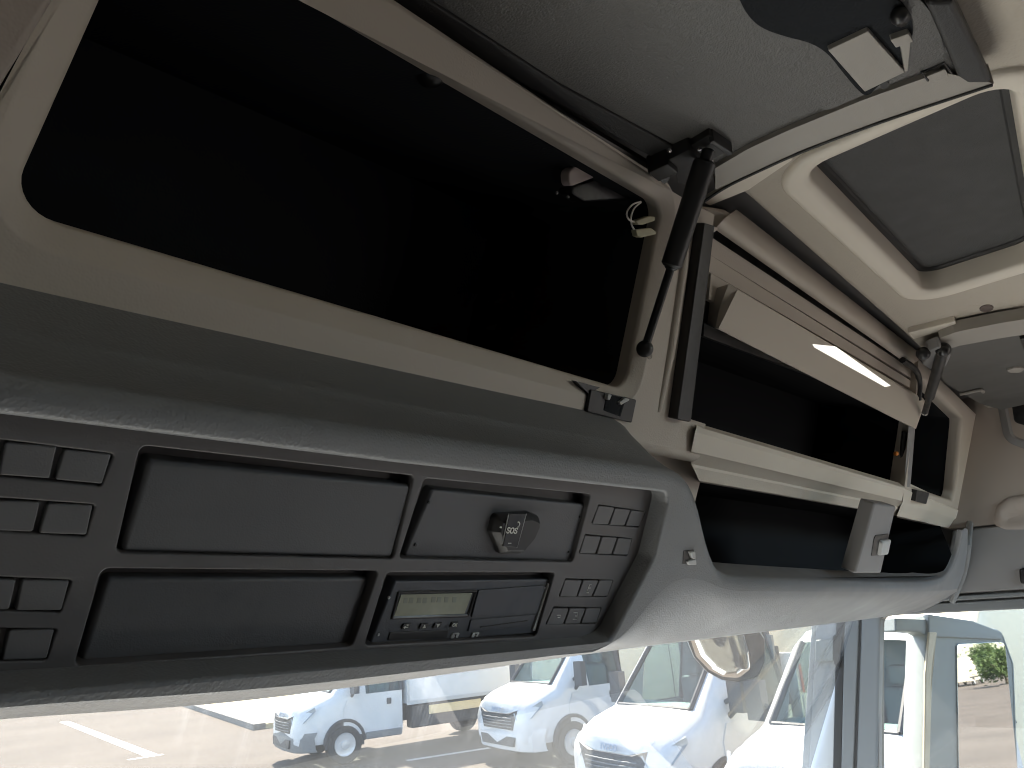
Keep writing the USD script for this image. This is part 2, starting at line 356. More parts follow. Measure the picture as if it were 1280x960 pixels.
# rolled upper rim: turns into the ledge under the lockers on the left, into the shelf on the right
d = np.gradient(top, axis=0); d /= np.linalg.norm(d, axis=1)[:, None]; nout = np.stack([-d[:, 1], d[:, 0]], 1)
s = np.clip((top[:, 0] - .62) / .05, 0, 1); s = s * s * (3 - 2 * s)
prof_l = [(0, 0)] + [(.011 * math.sin(a), -.011 + .011 * math.cos(a)) for a in np.linspace(.3, 1.4, 5)] + [(.014, -.022), (.022, -.036), (.0235, -.038), (.045, -.086), (.062, -.11)]
prof_r = [(0, 0)] + [(.013 * math.sin(a), -.013 + .013 * math.cos(a)) for a in np.linspace(.3, 1.45, 5)] + [(.0135, -.02), (.014, -.03), (.014, -.032), (.014, -.04), (.0145, -.045)]
rings = []
for (ul, wl), (ur, wr) in zip(prof_l, prof_r):
    rings.append(C.P(top + nout * (ul + (ur - ul) * s)[:, None], (wl + (wr - wl) * s) * (1 - .75 * np.clip((top[:, 0] - 1.88) / .12, 0, 1))))
shell.append(loft(rings, closed=False))
bend = np.interp(xs, [-160, 600, 760, 1000, 1197], [.022, .022, .034, .075, .075])
band_ = []
for q in np.linspace(0, 1, 9):
    w_ = -bend * q ** 1.8
    band_.append(np.array([C.at(x, y, k) for x, y, k in zip(xs, cy + (by - cy) * q, w_)]))
last = band_[-1]
for dy, dz in ((.004, -.0015), (.010, -.002), (.018, .001), (.03, .01), (.12, .03)): band_.append(last + (0, dy, dz))
shell.append(loft(band_, closed=False))
TD = -.017
shell.append(loft([C.P(rpoly(tray, .014, i), w) for i, w in arc_in(.004) + [(.001, -.008), (.002, TD)]]))
put(t, 'shell', shell, 'charcoal', 50)

def quad5(pts, ox, oy, k): return [(ox + x / k, oy + y / k) for x, y in pts]
R5 = [[(395, 112), (497, 122), (455, 230), (355, 226)], [(500, 128), (597, 136), (557, 238), (465, 233)], [(602, 142), (690, 148), (650, 241), (567, 239)],
      [(310, 300), (410, 306), (375, 414), (275, 412)], [(420, 308), (512, 313), (475, 418), (385, 415)], [(520, 316), (605, 320), (578, 422), (487, 419)],
      [(185, 580), (290, 583), (255, 686), (150, 685)], [(300, 583), (395, 583), (350, 685), (262, 685)], [(402, 583), (485, 582), (450, 681), (360, 684)],
      [(110, 760), (207, 761), (170, 862), (65, 863)], [(215, 761), (312, 760), (275, 857), (180, 860)], [(320, 760), (410, 757), (380, 851), (285, 855)]]
R5 = [quad5(q, 670, 610, 5.05) for q in R5]
L5 = [[(20, 140), (190, 155), (165, 262), (-4, 250)], [(215, 165), (372, 180), (340, 280), (185, 266)], [(-180, 120), (-6, 138), (-30, 248), (-205, 236)],
      [(-20, 335), (135, 340), (110, 440), (-45, 434)], [(160, 345), (310, 350), (288, 450), (130, 444)],
      [(-100, 595), (55, 600), (30, 700), (-125, 700)], [(75, 600), (232, 602), (205, 702), (52, 702)],
      [(-130, 770), (5, 767), (-20, 870), (-160, 872)], [(30, 768), (182, 765), (156, 862), (6, 868)]]
L5 = [quad5(q, 0, 500, 2.667) for q in L5]
def to_tray(p): return C.uvs(p, TD)
def grow(q, e): return rpoly(to_tray(q), .0001, -e, 1)[::2]
pockets = {'blank': [(176, 557), (518, 595), (492, 699), (145, 691)], 'sos': [(531, 598), (739, 618), (716, 703), (499, 698)],
           'bin': [(128, 711), (474, 714), (440, 809), (93, 833)], 'tacho': [(484, 716), (694, 716), (670, 796), (456, 807)]}
rows = [(R5[0], R5[2]), (R5[3], R5[5]), (R5[6], R5[8]), (R5[9], R5[11]), (L5[2], L5[1]), (L5[3], L5[4]), (L5[5], L5[6]), (L5[7], L5[8])]
pk = [(to_tray(q), .0035, -.013) for q in pockets.values()]
for a, b in rows: pk.append((rpoly(to_tray([a[0], b[1], b[2], a[3]]), .0001, -.0012, 1)[::2], .0015, -.0035))
floor_ = rpoly(tray, .014, .002)
ins = [plate(C, floor_, [rpoly(q, r, -.0012) for q, r, dd in pk], TD)]
for q, r, dd in pk:
    ins.append(loft([C.P(rpoly(q, r, i), TD + w) for i, w in arc_in(.0012, 4) + [(.0004, dd)]], cap1=True))
put(t, 'insert_plate', ins, 'insert', 45)
for q in R5 + L5: put(t, 'switch_blank', pad(C, to_tray(q), TD - .0034, TD + .0002, .0012, .0009), 'button', 50)
def blank(q, name, hgt, mat='panel', b=.0022):
    return put(t, name, pad(C, C.uvs(q, TD - .013 + hgt), TD - .0128, TD - .013 + hgt, .003, b), mat, 50)
blank([(187, 574), (515, 607), (490, 698), (151, 690)], 'blank_panel', .0115, b=.003)
blank([(134, 722), (462, 722), (438, 806), (99, 829)], 'bin_floor', .007, b=.003)
def dot(pl, px, py, r, w, h=.0006, name='screw', mat='black', parent=None):
    c = pl.uv(px, py, w); a = np.linspace(0, 2 * math.pi, 12, endpoint=False)
    put(parent or t, name, pad(pl, np.stack([c[0] + r * np.cos(a), c[1] + r * np.sin(a)], 1), w - .0005, w + h, .0001, .0002, nseg=1), mat)
for x, y in ((187, 598), (167, 669), (505, 627), (489, 681)): dot(C, x, y, .0011, TD - .0038)
# icons on three of the right-hand switch blanks
def icon(lines, w):
    return [tube([C.P(C.uv(x, y, w), w)[0] for x, y in l], .00028, 6) for l in lines]
put(t, 'switch_icon', icon([[(734, 739), (737, 731), (739, 731)], [(735, 735), (738, 735)], [(733, 741), (736, 741)]], TD + .0004), 'icon')
put(t, 'switch_icon', icon([[(696, 769), (701, 769)], [(697, 772), (700, 772), (701, 769)]], TD + .0004), 'icon')
put(t, 'switch_icon', icon([[(717, 766), (722, 766), (721, 774), (716, 774)], [(719, 770), (721, 770)]], TD + .0004), 'icon')
# little clip hole right of the tray
put(t, 'clip_socket', [pad(C, C.uvs([(854, 688), (867, 687), (867, 704), (853, 705)]), -.001, .0006, .001, .0003)], 'black')
put(t, 'clip_tongue', [pad(C, C.uvs([(859, 688), (865, 688), (866, 697), (862, 697)]), .0, .004, .001, .0006), pad(C, C.uvs([(857, 700), (867, 698), (868, 705), (858, 705)]), .0, .003, .001, .0006)], 'silver')
# dark hollow of the lower shelf
lb = [(.62, .345, .03), (2.27, .345, .03), (2.27, .62, .03), (.62, .62, .03), (.62, .62, .19), (2.27, .62, .19), (2.27, .33, .19), (.62, .42, .19)]
xl = .655
put(t, 'shelf_liner', [([(.70, .392, .026), (2.2, .392, .026), (2.2, .60, .02), (.70, .60, .02), (.70, .60, .30), (2.25, .60, .30)], [[0, 1, 2, 3], [3, 2, 5, 4]]),
                       ([(2.19, .39, .02), (2.19, .60, .02), (2.19, .60, .18), (2.19, .41, .16)], [[0, 1, 2, 3]]),
                       ([(.71, .41, .02), (.71, .60, .02), (.71, .60, .16), (.71, .43, .16)], [[0, 1, 2, 3]])], 'liner', False)
tp = [U.at(872, 602, -.045), U.at(1122, 645, -.045), U.at(1199, 665, -.045)]; tp = [tp[0] - (.06, 0, 0)] + tp + [tp[2] + (.12, 0, .01)]
put(t, 'shelf_liner', [loft([tp, [(p[0], .61, p[2] + .03) for p in tp]], closed=False)], 'liner', False)
# strap-like support with latch across the shelf opening
sp = put(t, 'support_bracket', [pad(C, C.uvs([(1092, 628), (1118, 632), (1099, 716), (1067, 716)]), -.02, .003, .004, .004)], 'trim_grey', 50)
put(sp, 'latch_socket', [pad(C, C.uvs([(1090, 668), (1108, 666), (1104, 692), (1086, 694)]), .002, .0045, .006, .001)], 'black')
put(sp, 'latch_handle', [pad(C, C.uvs([(1096, 674), (1107, 672), (1103, 691), (1093, 692)]), .004, .010, .004, .003)], 'silver')

# rail across the top of the shelf
put(t, 'shelf_rail', [loft([[U.at(x, y, w) for x, y, w in L] for L in (
    [(868, 528, -.012), (871, 533, .006), (869, 540, .008), (864, 564, .004), (864, 566, .0), (864, 580, -.014), (866, 584, -.014), (874, 601, -.02), (874, 603, -.05)],
    [(1132, 606, -.012), (1131, 610, .006), (1130, 613, .008), (1127, 626, .004), (1127, 628, .0), (1127, 634, -.010), (1126, 636, -.010), (1122, 644, -.02), (1122, 645, -.05)])], closed=True, cap0=True, cap1=True)], 'beige_light', 25)
put(t, 'shelf_rail', [loft([[U.at(x, y, w) for x, y, w in L] for L in (
    [(1128, 600, -.02), (1130, 612, .002), (1128, 628, .0), (1126, 632, -.004), (1121, 645, -.012), (1121, 647, -.05)],
    [(1212, 640, -.02), (1210, 643, .002), (1208, 652, .0), (1207, 654, -.004), (1199, 663, -.012), (1199, 665, -.05)])], closed=True, cap0=True, cap1=True)], 'beige_light', 25)
put(t, 'underside_flange', [pad(C, C.uvs([(30, 884), (125, 878), (112, 892), (50, 899)]), -.05, -.012, .01, .006)], 'charcoal')

# SOS call module
t = thing('sos_module', 'faceted black SOS call button module on a blank panel of the console', 'call button', C.at(640, 662))
w0 = TD - .013
put(t, 'panel', pad(C, C.uvs([(541, 611), (734, 631), (714, 702), (504, 696)], w0 + .009), w0 + .0002, w0 + .009, .003, .0022), 'panel', 50)
for x, y in ((536, 628), (519, 681), (725, 646), (711, 690)): dot(C, x, y, .0011, w0 + .0094, parent=t)
hexo = [(614, 641), (657, 638), (669, 643), (669, 653), (661, 671), (645, 690), (620, 690), (609, 663)]
w1 = w0 + .009; q = C.uvs(hexo, w1)
put(t, 'housing', loft([C.P(rpoly(q, .004, i, 4), w1 + w) for i, w in [(0, -.001), (0, .003), (.0008, .005), (.0045, .0095), (.0052, .010)]], cap1=True), 'black_satin', 35)
w2 = w1 + .0102
put(t, 'call_button', pad(C, C.uvs([(636, 642), (657, 642), (646, 684), (628, 683)], w2), w2 - .001, w2 + .0008, .001, .0005), 'black', 50)
put(t, 'divider_line', [tube([C.P(C.uv(x, y, w2 + .0004), w2 + .0004)[0] for x, y in l], .0004, 6) for l in ([(636, 642), (628, 680)], [(658, 642), (646, 685)])], 'silver')
put(t, 'lettering', [text_on(C, 'SOS', C.uv(640, 663, w2 + .001), .0046, w2 + .001)], 'icon')
ph = np.stack([np.cos(np.linspace(-1.2, 1.9, 9)), np.sin(np.linspace(-1.2, 1.9, 9))], 1) * .0022 + C.uv(647, 656, w2 + .001)
put(t, 'handset_symbol', [tube(C.P(ph, w2 + .001), [.0008] + [.0005] * 7 + [.0008], 6)], 'icon')
dot(C, 626, 659, .0007, w2, name='indicator_lamp', mat='icon', parent=t)
put(t, 'small_print', [tube([C.P(C.uv(x, y, w2 + .0008), w2 + .0008)[0] for x, y in ((635, 679), (639, 679))], .0003, 6)], 'icon')

# tachograph
t = thing('tachograph', 'black tachograph with grey-green display and card drawer in the lower console slot', 'tachograph', C.at(575, 765))
ty = [(494, 726), (692, 724), (670, 792), (462, 806)]
wt = TD - .004
put(t, 'body', pad(C, C.uvs(ty, wt), TD - .0128, wt, .002, .0016), 'tacho', 50)
bz = C.uvs([(497, 739), (596, 737), (585, 771), (488, 774)], wt)
put(t, 'display_bezel', [loft([C.P(rpoly(bz, .001, i, 3), wt + w) for i, w in ((0, -.0005), (0, .0006), (.0006, .0012), (.0012, .0012), (.0024, .0004))])], 'black', 30)
ds = C.uvs([(501, 743), (590, 741), (580, 767), (492, 770)], wt)
dp = put(t, 'display', pad(C, ds, wt - .0005, wt + .0005, .0005, .0002), 'lcd')
put(dp, 'segments', [pad(C, C.uvs([(x, y), (x + 5, y), (x + 4, y + 7), (x - 1, y + 7)], wt + .0006), wt + .0005, wt + .0006, .0003, .00005) for x, y in ((505, 747), (512, 747), (522, 747), (529, 747), (540, 746), (547, 746), (556, 746), (566, 746))], 'lcd_dark')
put(t, 'card_drawer', pad(C, C.uvs([(597, 737), (680, 731), (670, 766), (588, 771)], wt), wt - .0005, wt + .0014, .001, .0006), 'tacho', 50)
put(t, 'printer_flap', pad(C, C.uvs([(588, 774), (668, 768), (661, 782), (584, 789)], wt), wt - .0005, wt + .0010, .001, .0005), 'tacho', 50)
put(t, 'drawer_slot', [tube([C.P(C.uv(x, y, wt + .0012), wt + .0012)[0] for x, y in ((601, 784), (659, 776))], .0005, 6)], 'black')
put(t, 'lower_trim', pad(C, C.uvs([(487, 790), (560, 787), (558, 797), (484, 800)], wt), wt - .0005, wt + .0008, .0006, .0004), 'black', 50)
put(t, 'side_rib', pad(C, C.uvs([(684, 729), (688, 729), (669, 788), (664, 788)], wt), wt - .0005, wt + .0016, .0006, .0005), 'silver', 50)
for (x, y), tx in zip(((507, 782), (529, 782), (546, 781), (567, 780), (568, 794), (593, 793)), ('back', 'up', 'down', 'OK', '1', '2')):
    c = C.uv(x, y, wt); hw, hh = .0042, .0019
    b = put(t, 'key', pad(C, np.array([(c[0] - hw, c[1] - hh), (c[0] + hw * .8, c[1] - hh), (c[0] + hw, c[1] + hh), (c[0] - hw * .8, c[1] + hh)]), wt - .0005, wt + .0012, .0006, .0004), 'black' if len(tx) > 1 else 'silver', 50)
    ww = wt + .0013
    tri = lambda sg: prism(C, np.array([(c[0] - .0017, c[1] - sg * .0012), (c[0] + .0017, c[1] - sg * .0012), (c[0], c[1] + sg * .0014)]), ww - .0002, ww + .0002)
    if tx == 'up': put(b, 'symbol', tri(1), 'icon')
    elif tx == 'down': put(b, 'symbol', tri(-1), 'icon')
    elif tx == 'back': put(b, 'symbol', [tube([C.P(c + o, ww)[0] for o in ((-.0018, -.0006), (.0014, -.0006), (.0014, .0010), (-.0006, .0010))], .0004, 6), prism(C, np.array([(c[0] - .003, c[1] - .0006), (c[0] - .0012, c[1] - .0018), (c[0] - .0012, c[1] + .0006)]), ww - .0002, ww + .0002)], 'icon')
    else: put(b, 'symbol', [text_on(C, tx, c, .0026, ww)], 'icon' if len(tx) > 1 else 'black')
for x, y in ((486, 747), (473, 793), (681, 735), (667, 781)): dot(C, x, y, .0011, wt, parent=t, mat='silver')

# ------------------------------------------------------------------ left locker
t = thing('left_locker', 'large open overhead locker on the left with black inside and raised grey lid', 'locker', (.4, .38, .25))
op = U.uvs([(192, -136), (17, 258), (789, 488), (837, 253)])
fo = np.vstack([smooth_path(U.uvs([(-60, 345), (0, 362), (240, 420), (480, 484), (700, 531), (800, 552), (876, 567)]), 40, 1), U.uvs([(882, 530), (863, 524), (893, 268), (868, 256), (838, 238), (475, -3), (250, -150), (80, -150), (78, 0), (0, 118), (-60, 230)])])
INB = .018
fr = [plate(U, fo, [rpoly(op, .018, -INB, 8)])]
fr.append(loft([U.P(rpoly(op, .018, i, 8), w) for i, w in arc_in(.005, 4)[:-1:1] and [(-INB, 0), (-INB + .002, -.0006), (-.010, -.0038), (-.003, -.0072), (-.0008, -.0095), (0, -.012), (0, -.022)]]))
d = np.gradient(fo[:40], axis=0); d /= np.linalg.norm(d, axis=1)[:, None]; nd = np.stack([d[:, 1], -d[:, 0]], 1)
fr.append(loft([U.P(fo[:40] + nd * u_, w_) for u_, w_ in [(0, 0)] + [(.012 * math.sin(a), -.012 + .012 * math.cos(a)) for a in np.linspace(.25, 1.57, 6)] + [(.010, -.05)]], closed=False))
ub = U.uvs([(838, 238), (475, -3), (250, -150)])
d = np.gradient(ub, axis=0); d /= np.linalg.norm(d, axis=1)[:, None]; nd = np.stack([d[:, 1], -d[:, 0]], 1)
fr.append(loft([U.P(ub + nd * u_, w_) for u_, w_ in [(0, 0)] + [(.007 * math.sin(a), -.007 + .007 * math.cos(a)) for a in np.linspace(.25, 1.57, 5)] + [(.007, -.04)]], closed=False))
put(t, 'face_frame', fr, 'beige', 50)
put(t, 'inner_liner', [loft([U.P(rpoly(op, .018, -.0005, 8), -.021), U.P(rpoly(op, .02, .004, 8), -.06), U.P(rpoly(op, .03, .01, 8), -.24)], cap1=True)], 'liner', 40)
put(t, 'lower_filler', [pad(U, U.uvs([(640, 498), (872, 562), (876, 600), (866, 640), (640, 600)], -.045), -.06, -.045, .002, .001)], 'beige')
# raised border around the side of the opening
put(t, 'side_bead', [tube([U.at(x, y, -.002) for x, y in ((822, 515), (836, 440), (852, 330), (858, 275))], [.004, .007, .007, .004], 12)], 'beige')
# lid
lid_o = LI.uvs([(470, -6), (838, 205), (905, 222), (1237, 94), (1188, -10), (900, -170), (640, -170)])
lid = put(t, 'lid', [loft([LI.P(ccw(lid_o), w) for w in (0, -.014)], cap0=False, cap1=False), plate(LI, lid_o, [], 0), plate(LI, lid_o, [], -.014)], 'lid_grey', 20)
inn = [(925, 205), (985, 172), (1050, 145), (1120, 122), (1180, 100)]
def band(pts_a, pts_b, wa, wb, n=24):
    A, B = resample(LI.uvs(pts_a), n), resample(LI.uvs(pts_b), n)
    return loft([LI.P(A, 0), LI.P(A, wa), LI.P(B, wb), LI.P(B, -.014)], closed=False)
put(lid, 'edge_rail', [band([(893, 205), (935, 180), (985, 157), (1080, 118), (1175, 84)], [(893, 230), (940, 208), (1000, 180), (1100, 142), (1240, 96)], .005, .007)], 'lid_edge', 30)
put(lid, 'edge_seal', [tube([LI.P(q)[0] - np.array([0, 0, .0075]) for q in smooth_path(LI.uvs([(878, 245), (905, 226), (940, 209), (1000, 181), (1100, 143), (1238, 97)]), 30)], .0016, 8)], 'rubber')
put(lid, 'hinge_shade_strip', [pad(LI, LI.uvs([(462, -8), (836, 206), (862, 192), (700, 104), (528, -8)]), 0, .003, .004, .0015)], 'lid_black', 40)  # black strip painting in the dark gap and shading by the hinge
put(lid, 'hinge_rail', [tube([LI.P(q)[0] - np.array([0, 0, .004]) for q in LI.uvs([(462, -2), (600, 82), (830, 218)])], .007, 10)], 'black')
# moulded handle pocket in the lid
hp = LI.uvs([(908, -10), (925, 32), (950, 65), (985, 95), (1028, 133), (1100, 103), (1180, 72), (1152, -10), (1060, -60), (930, -60)])
def soft_loop(p, n=80):
    p = np.array(p, float); p = np.vstack([p, p[:1]])
    for _ in range(3): p = np.vstack([np.stack([a * .75 + b * .25, a * .25 + b * .75]) for a, b in zip(p[:-1], p[1:])]); p = np.vstack([p, p[:1]])
    return p[:-1]
def slab(pl, px, w0, w1):
    q = ccw(pl.uvs(soft_loop(px))); v, f = trimesh.creation.triangulate_polygon(Polygon(q), engine='earcut')
    return [(pl.P(v, w1), f), loft([pl.P(q, w0), pl.P(q, w1)])]
put(lid, 'handle_moulding', slab(LI, [(905, -20), (914, 14), (930, 42), (955, 68), (990, 98), (1022, 128), (1032, 134), (1050, 126), (1110, 100), (1180, 72), (1176, 40), (1152, -10), (1060, -60), (930, -60)], 0, .0042), 'lid_grey', 40)
put(lid, 'handle_cavity', slab(LI, [(918, -20), (930, 8), (948, 27), (978, 38), (1012, 46), (1034, 60), (1052, 84), (1074, 110), (1084, 114), (1096, 100), (1122, 82), (1130, 66), (1144, 20), (1112, -20), (1020, -60)], .004, .0056), 'liner', 40)
put(lid, 'latch_plate', [pad(LI, LI.uvs([(1032, 50), (1082, 26), (1128, 78), (1078, 103)]), .004, .010, .001, .0008)], 'lid_edge', 30)
put(lid, 'latch_tongue', [pad(LI, LI.uvs([(1109, 36), (1132, 28), (1138, 38), (1116, 46)]), .004, .011, .001, .0008), pad(LI, LI.uvs([(1121, 40), (1136, 36), (1132, 78), (1128, 79)]), .004, .009, .001, .0008)], 'lid_edge', 30)
kb = LI.at(1124, 20, .012)
put(lid, 'lock_knob', [ball(kb, .0065, 2), rod(LI.at(1128, 24, .004), kb, .006)], 'black')
put(lid, 'outer_lip', [pad(LI, LI.uvs([(1152, -12), (1188, -12), (1238, 92), (1206, 92), (1194, 84)]), 0, .011, .003, .004)], 'lid_black', 40)
put(lid, 'clip', [pad(LI, LI.uvs([(1154, 90), (1180, 80), (1186, 92), (1160, 102)]), .004, .0055, .001, .0004)], 'lid_edge', 30)
put(lid, 'clip_gap', [tube([LI.P(LI.uv(x, y, .0058), .0058)[0] for x, y in ((1160, 101), (1152, 90), (1180, 78), (1190, 92))], .0009, 6)], 'black')
put(lid, 'grommet', [pad(LI, LI.uvs([(1098, 97), (1105, 92), (1110, 97), (1108, 103), (1099, 104)]), .004, .0065, .002, .0004)], 'black')
# hinge bracket and gas strut
br = put(t, 'hinge_bracket', [box(LI.at(826, 208, .012) - (.010, .012, .008), LI.at(826, 208, .012) + (.012, .010, .012), .002),
                              box(LI.at(850, 196, .008) - (.012, .016, .006), LI.at(850, 196, .008) + (.014, .012, .010), .002),
                              prism(LI, LI.uvs([(842, 186), (886, 160), (914, 178), (884, 194), (870, 222), (846, 222)]), 0, .007),
                              pad(LI, LI.uvs([(884, 164), (890, 161), (914, 178), (908, 181)]), .0, .013, .001, .001)], 'black_satin', 30)
put(br, 'bolt', [ball(LI.at(874, 187, .014), .0022), ball(LI.at(889, 201, .016), .002), ball(LI.at(837, 188, .014), .0022)], 'chrome')
p0, p1 = LI.at(885, 190, .014), U.at(806, 436, .018)
pm = p0 + (p1 - p0) * .575
gs = put(t, 'gas_strut', [rod(p0 + (p1 - p0) * .04, pm, .0108, .0104, 18)], 'black_satin', 40)
put(gs, 'piston_rod', [rod(pm - (p1 - p0) * .01, p1, .0042, n=14)], 'black')
put(gs, 'rod_collar', [rod(pm - (p1 - p0) * .012, pm + (p1 - p0) * .012, .0065, n=16)], 'black')
put(gs, 'ball_socket', [ball(p1, .0085, 3), rod(p1 + (0, .0, 0), U.at(808, 440, 0), .005)], 'black')
put(gs, 'ball_stud', [rod(U.at(811, 441, .022), U.at(812, 446, .012), .0028, n=10)], 'chrome')
put(gs, 'socket', [rod(p0 - (p1 - p0) * .015, p0 + (p1 - p0) * .06, .006, n=12)], 'black')
# catch on the lower rim
ct = put(t, 'catch', [pad(U, U.uvs([(735, 486), (792, 499), (786, 528), (730, 514)]), -.002, .004, .002, .0012)], 'black_satin', 40)
put(ct, 'catch_mouth', [pad(U, U.uvs([(754, 492), (778, 497), (771, 520), (750, 512)]), .003, .0046, .0015, .0004)], 'liner')
put(ct, 'catch_hook', [pad(U, U.uvs([(752, 491), (757, 492), (754, 499), (751, 498)]), .004, .008, .001, .0008), pad(U, U.uvs([(774, 496), (781, 498), (768, 505), (766, 502)]), .004, .008, .001, .0008)], 'silver')
put(ct, 'catch_tail', [prism(U, U.uvs([(718, 476), (748, 484), (734, 492)]), -.004, .002)], 'black')
# inside of the locker
ID = -.034
put(t, 'pale_pad', [pad(U, U.uvs([(711, 214), (722, 205), (745, 196), (775, 210), (712, 234)], ID), ID - .01, ID, .006, .002)], 'pad_pink', 40)  # pale pinkish pad near the top of the hollow
put(t, 'dark_pad', [pad(U, U.uvs([(712, 236), (778, 212), (800, 228), (800, 248), (735, 252)], ID), ID - .02, ID - .004, .004, .002)], 'black', 40)  # black pad below the pale one
put(t, 'roof_bump', [ball(U.at(538, 90, -.03), .012, 3, (1.0, 1.0, 1.0))], 'black')
put(t, 'seam', [tube([U.at(x, y, -.232) for x, y in ((585, 385), (625, 330), (662, 285))], .0006, 6)], 'lid_black')
for x, y in ((696, 241), (710, 246)): put(t, 'rivet', [ball(U.at(x, y, ID), .0014)], 'trim_grey')

t = thing('wire_connectors', 'two loose yellowish plugs on looped white wires inside the left locker', 'wiring', U.at(800, 275, -.05))
wp = U.at
for pts in ([(801, 252), (790, 255), (782, 266), (786, 276), (797, 278)], [(801, 253), (792, 260), (788, 273), (790, 284), (796, 290)]):
    put(t, 'wire', tube(smooth_path([wp(x, y, -.010) for x, y in pts], 24), .0009, 8), 'wire_white')
for pts in ([(795, 276), (812, 270), (819, 271), (819, 276), (804, 281), (798, 281)], [(795, 287), (814, 285), (821, 290), (820, 293), (802, 297), (797, 295)]):
    put(t, 'plug', pad(U, U.uvs(ccw(pts), -.007), -.013, -.007, .001, .001), 'connector', 40)

# ------------------------------------------------------------------ centre locker
t = thing('centre_locker', 'beige centre locker above the shelf with tilted flap over a black opening', 'locker', (1.2, .37, .25))
put(t, 'side_post', [loft([U.P(rpoly(U.uvs([(847, 524), (864, 528), (894, 282), (881, 278)], .012), .002, i, 3), w) for i, w in [(0, -.016), (0, .010), (.0008, .0116), (.002, .012)]], cap1=True, cap0=True)], 'black_satin', 40)
def barp(pts0, pts1, mat, name, sm=40, closed=True):
    return put(t, name, [loft([[U.at(*p) for p in pts0], [U.at(*p) for p in pts1]], closed=closed, cap0=True, cap1=True)], mat, sm)
bar0 = [(921, 262, -.006), (912, 268, .004), (905, 274, .008), (899, 280, .006), (894, 287, -.004), (897, 283, -.03), (918, 262, -.03)]
bar1 = [(1153, 444, -.006), (1150, 448, .002), (1147, 451, .004), (1143, 454, .003), (1138, 458, -.004), (1140, 455, -.03), (1152, 444, -.03)]
barp(bar0, bar1, 'beige', 'top_rail', 60)
barp([(868, 256, -.004), (905, 268, .0), (900, 285, .0), (866, 280, -.004), (866, 280, -.03), (868, 256, -.03)], [(905, 262, -.004), (915, 268, .0), (902, 284, .0), (890, 292, -.004), (890, 292, -.03), (905, 262, -.03)], 'beige', 'rail_end')
# recessed slatted panel above the flap
pa, pb = U.uvs([(893, 285), (1140, 458), (1152, 520), (880, 440)], -.016), None
for (l0, l1), (r0, r1) in (((296, 318), (463, 477)), ((319.5, 340), (478, 490)), ((341.5, 374), (491, 508))):
    q = U.uvs([(889, l0), (1142, r0), (1146, r1), (886, l1)], -.012)
    put(t, 'slat', pad(U, q, -.022, -.012, .0006, .0007), 'beige', 40)
put(t, 'back_panel', [pad(U, U.uvs([(886, 280), (1142, 450), (1150, 520), (880, 420)], -.02), -.03, -.0205, .001, .0005)], 'black')
# flap
F0 = [(922, 362, .010), (898, 411, .006), (894, 410, .002), (884, 404, -.02), (889, 362, -.02), (911, 355, .004)]
F1 = [(1157, 502, .004), (1145, 536, .002), (1143, 536, .0), (1135, 528, -.02), (1146, 492, -.02), (1154, 498, .0)]
fl = barp(F0, F1, 'beige', 'flap', 20)
FL = lambda x, y: None
def onflap(px, py):
    a, b, c2 = U.at(*F0[0]), U.at(*F0[1]), U.at(*F1[0]); n = np.cross(b - a, c2 - a); r = ray(px, py)
    n /= np.linalg.norm(n); n = n if n[1] < 0 else -n
    return r * ((n @ a) / (n @ r)), n
ls = [onflap(*p) for p in ((1015, 430), (1044, 433), (1113, 482), (1090, 487), (1031, 459))]  # bright slanted patch on the flap, a thin sheet that glows faintly
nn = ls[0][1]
put(fl, 'flap_patch', [loft([[p + nn * w for p, _ in ls] for w in (-.001, .0007)], cap0=True, cap1=True)], 'glow_patch', False, label='white slanted glowing patch')
put(t, 'inner_liner', [loft([U.P(rpoly(U.uvs([(866, 392), (1147, 517), (1132, 613), (856, 540)]), .004, i, 3), w) for i, w in ((-.001, -.018), (.004, -.06), (.01, -.2))], cap1=True)], 'liner', 30)
barp([(1136, 531, -.002), (1143, 535, .002), (1137, 609, .002), (1130, 608, -.002)], [(1138, 531, -.02), (1144, 535, -.02), (1138, 609, -.02), (1132, 608, -.02)], 'trim_grey', 'divider')
put(t, 'lamp_stud', [ball(U.at(1120, 567, -.02), .005, 2)], 'orange')
put(t, 'hinge_arm', [tube([U.at(x, y, -.015) for x, y in ((1131, 540), (1127, 575), (1122, 606))], .006, 10)], 'black')
put(t, 'catch', [pad(U, U.uvs([(1140, 611), (1156, 615), (1152, 629), (1138, 625)]), -.004, .010, .002, .002)], 'black_satin')
put(t, 'dark_end_seal', [tube(smooth_path([U.at(x, y, .002) for x, y in ((1128, 450), (1146, 462), (1150, 478), (1148, 500))], 16), .006, 10)], 'black')

# ------------------------------------------------------------------ right locker
t = thing('right_locker', 'small open locker at the far right with beige rim and raised grey lid', 'locker', (2.0, .35, .3))
oo = U.uvs([(1148, 449), (1175, 474), (1222, 520), (1212, 642), (1130, 612), (1143, 530)])
hh = U.uvs([(1152, 474), (1168, 489), (1204, 526), (1194, 626), (1139, 607), (1143, 534)])
put(t, 'face_frame', [plate(U, ccw(oo), [rpoly(hh, .02, -.01)]), loft([U.P(rpoly(hh, .02, i), w) for i, w in ((-.01, 0), (-.006, -.001), (-.002, -.005), (0, -.012), (0, -.03))]),
                      loft([U.P(ccw(oo), w) for w in (0, -.03)])], 'beige', 40)
put(t, 'inner_liner', [loft([U.P(rpoly(hh, .02, i), w) for i, w in ((-.002, -.028), (.01, -.2))], cap1=True)], 'liner', 30)
l2 = LI.uvs([(1168, 442), (1195, 424), (1290, 404), (1420, 372), (1440, 470), (1252, 512), (1226, 505), (1180, 478)])
lid2 = put(t, 'lid', [loft([LI.P(ccw(l2), w) for w in (0, -.014)]), plate(LI, l2, [], 0), plate(LI, l2, [], -.014)], 'lid_grey', 20)
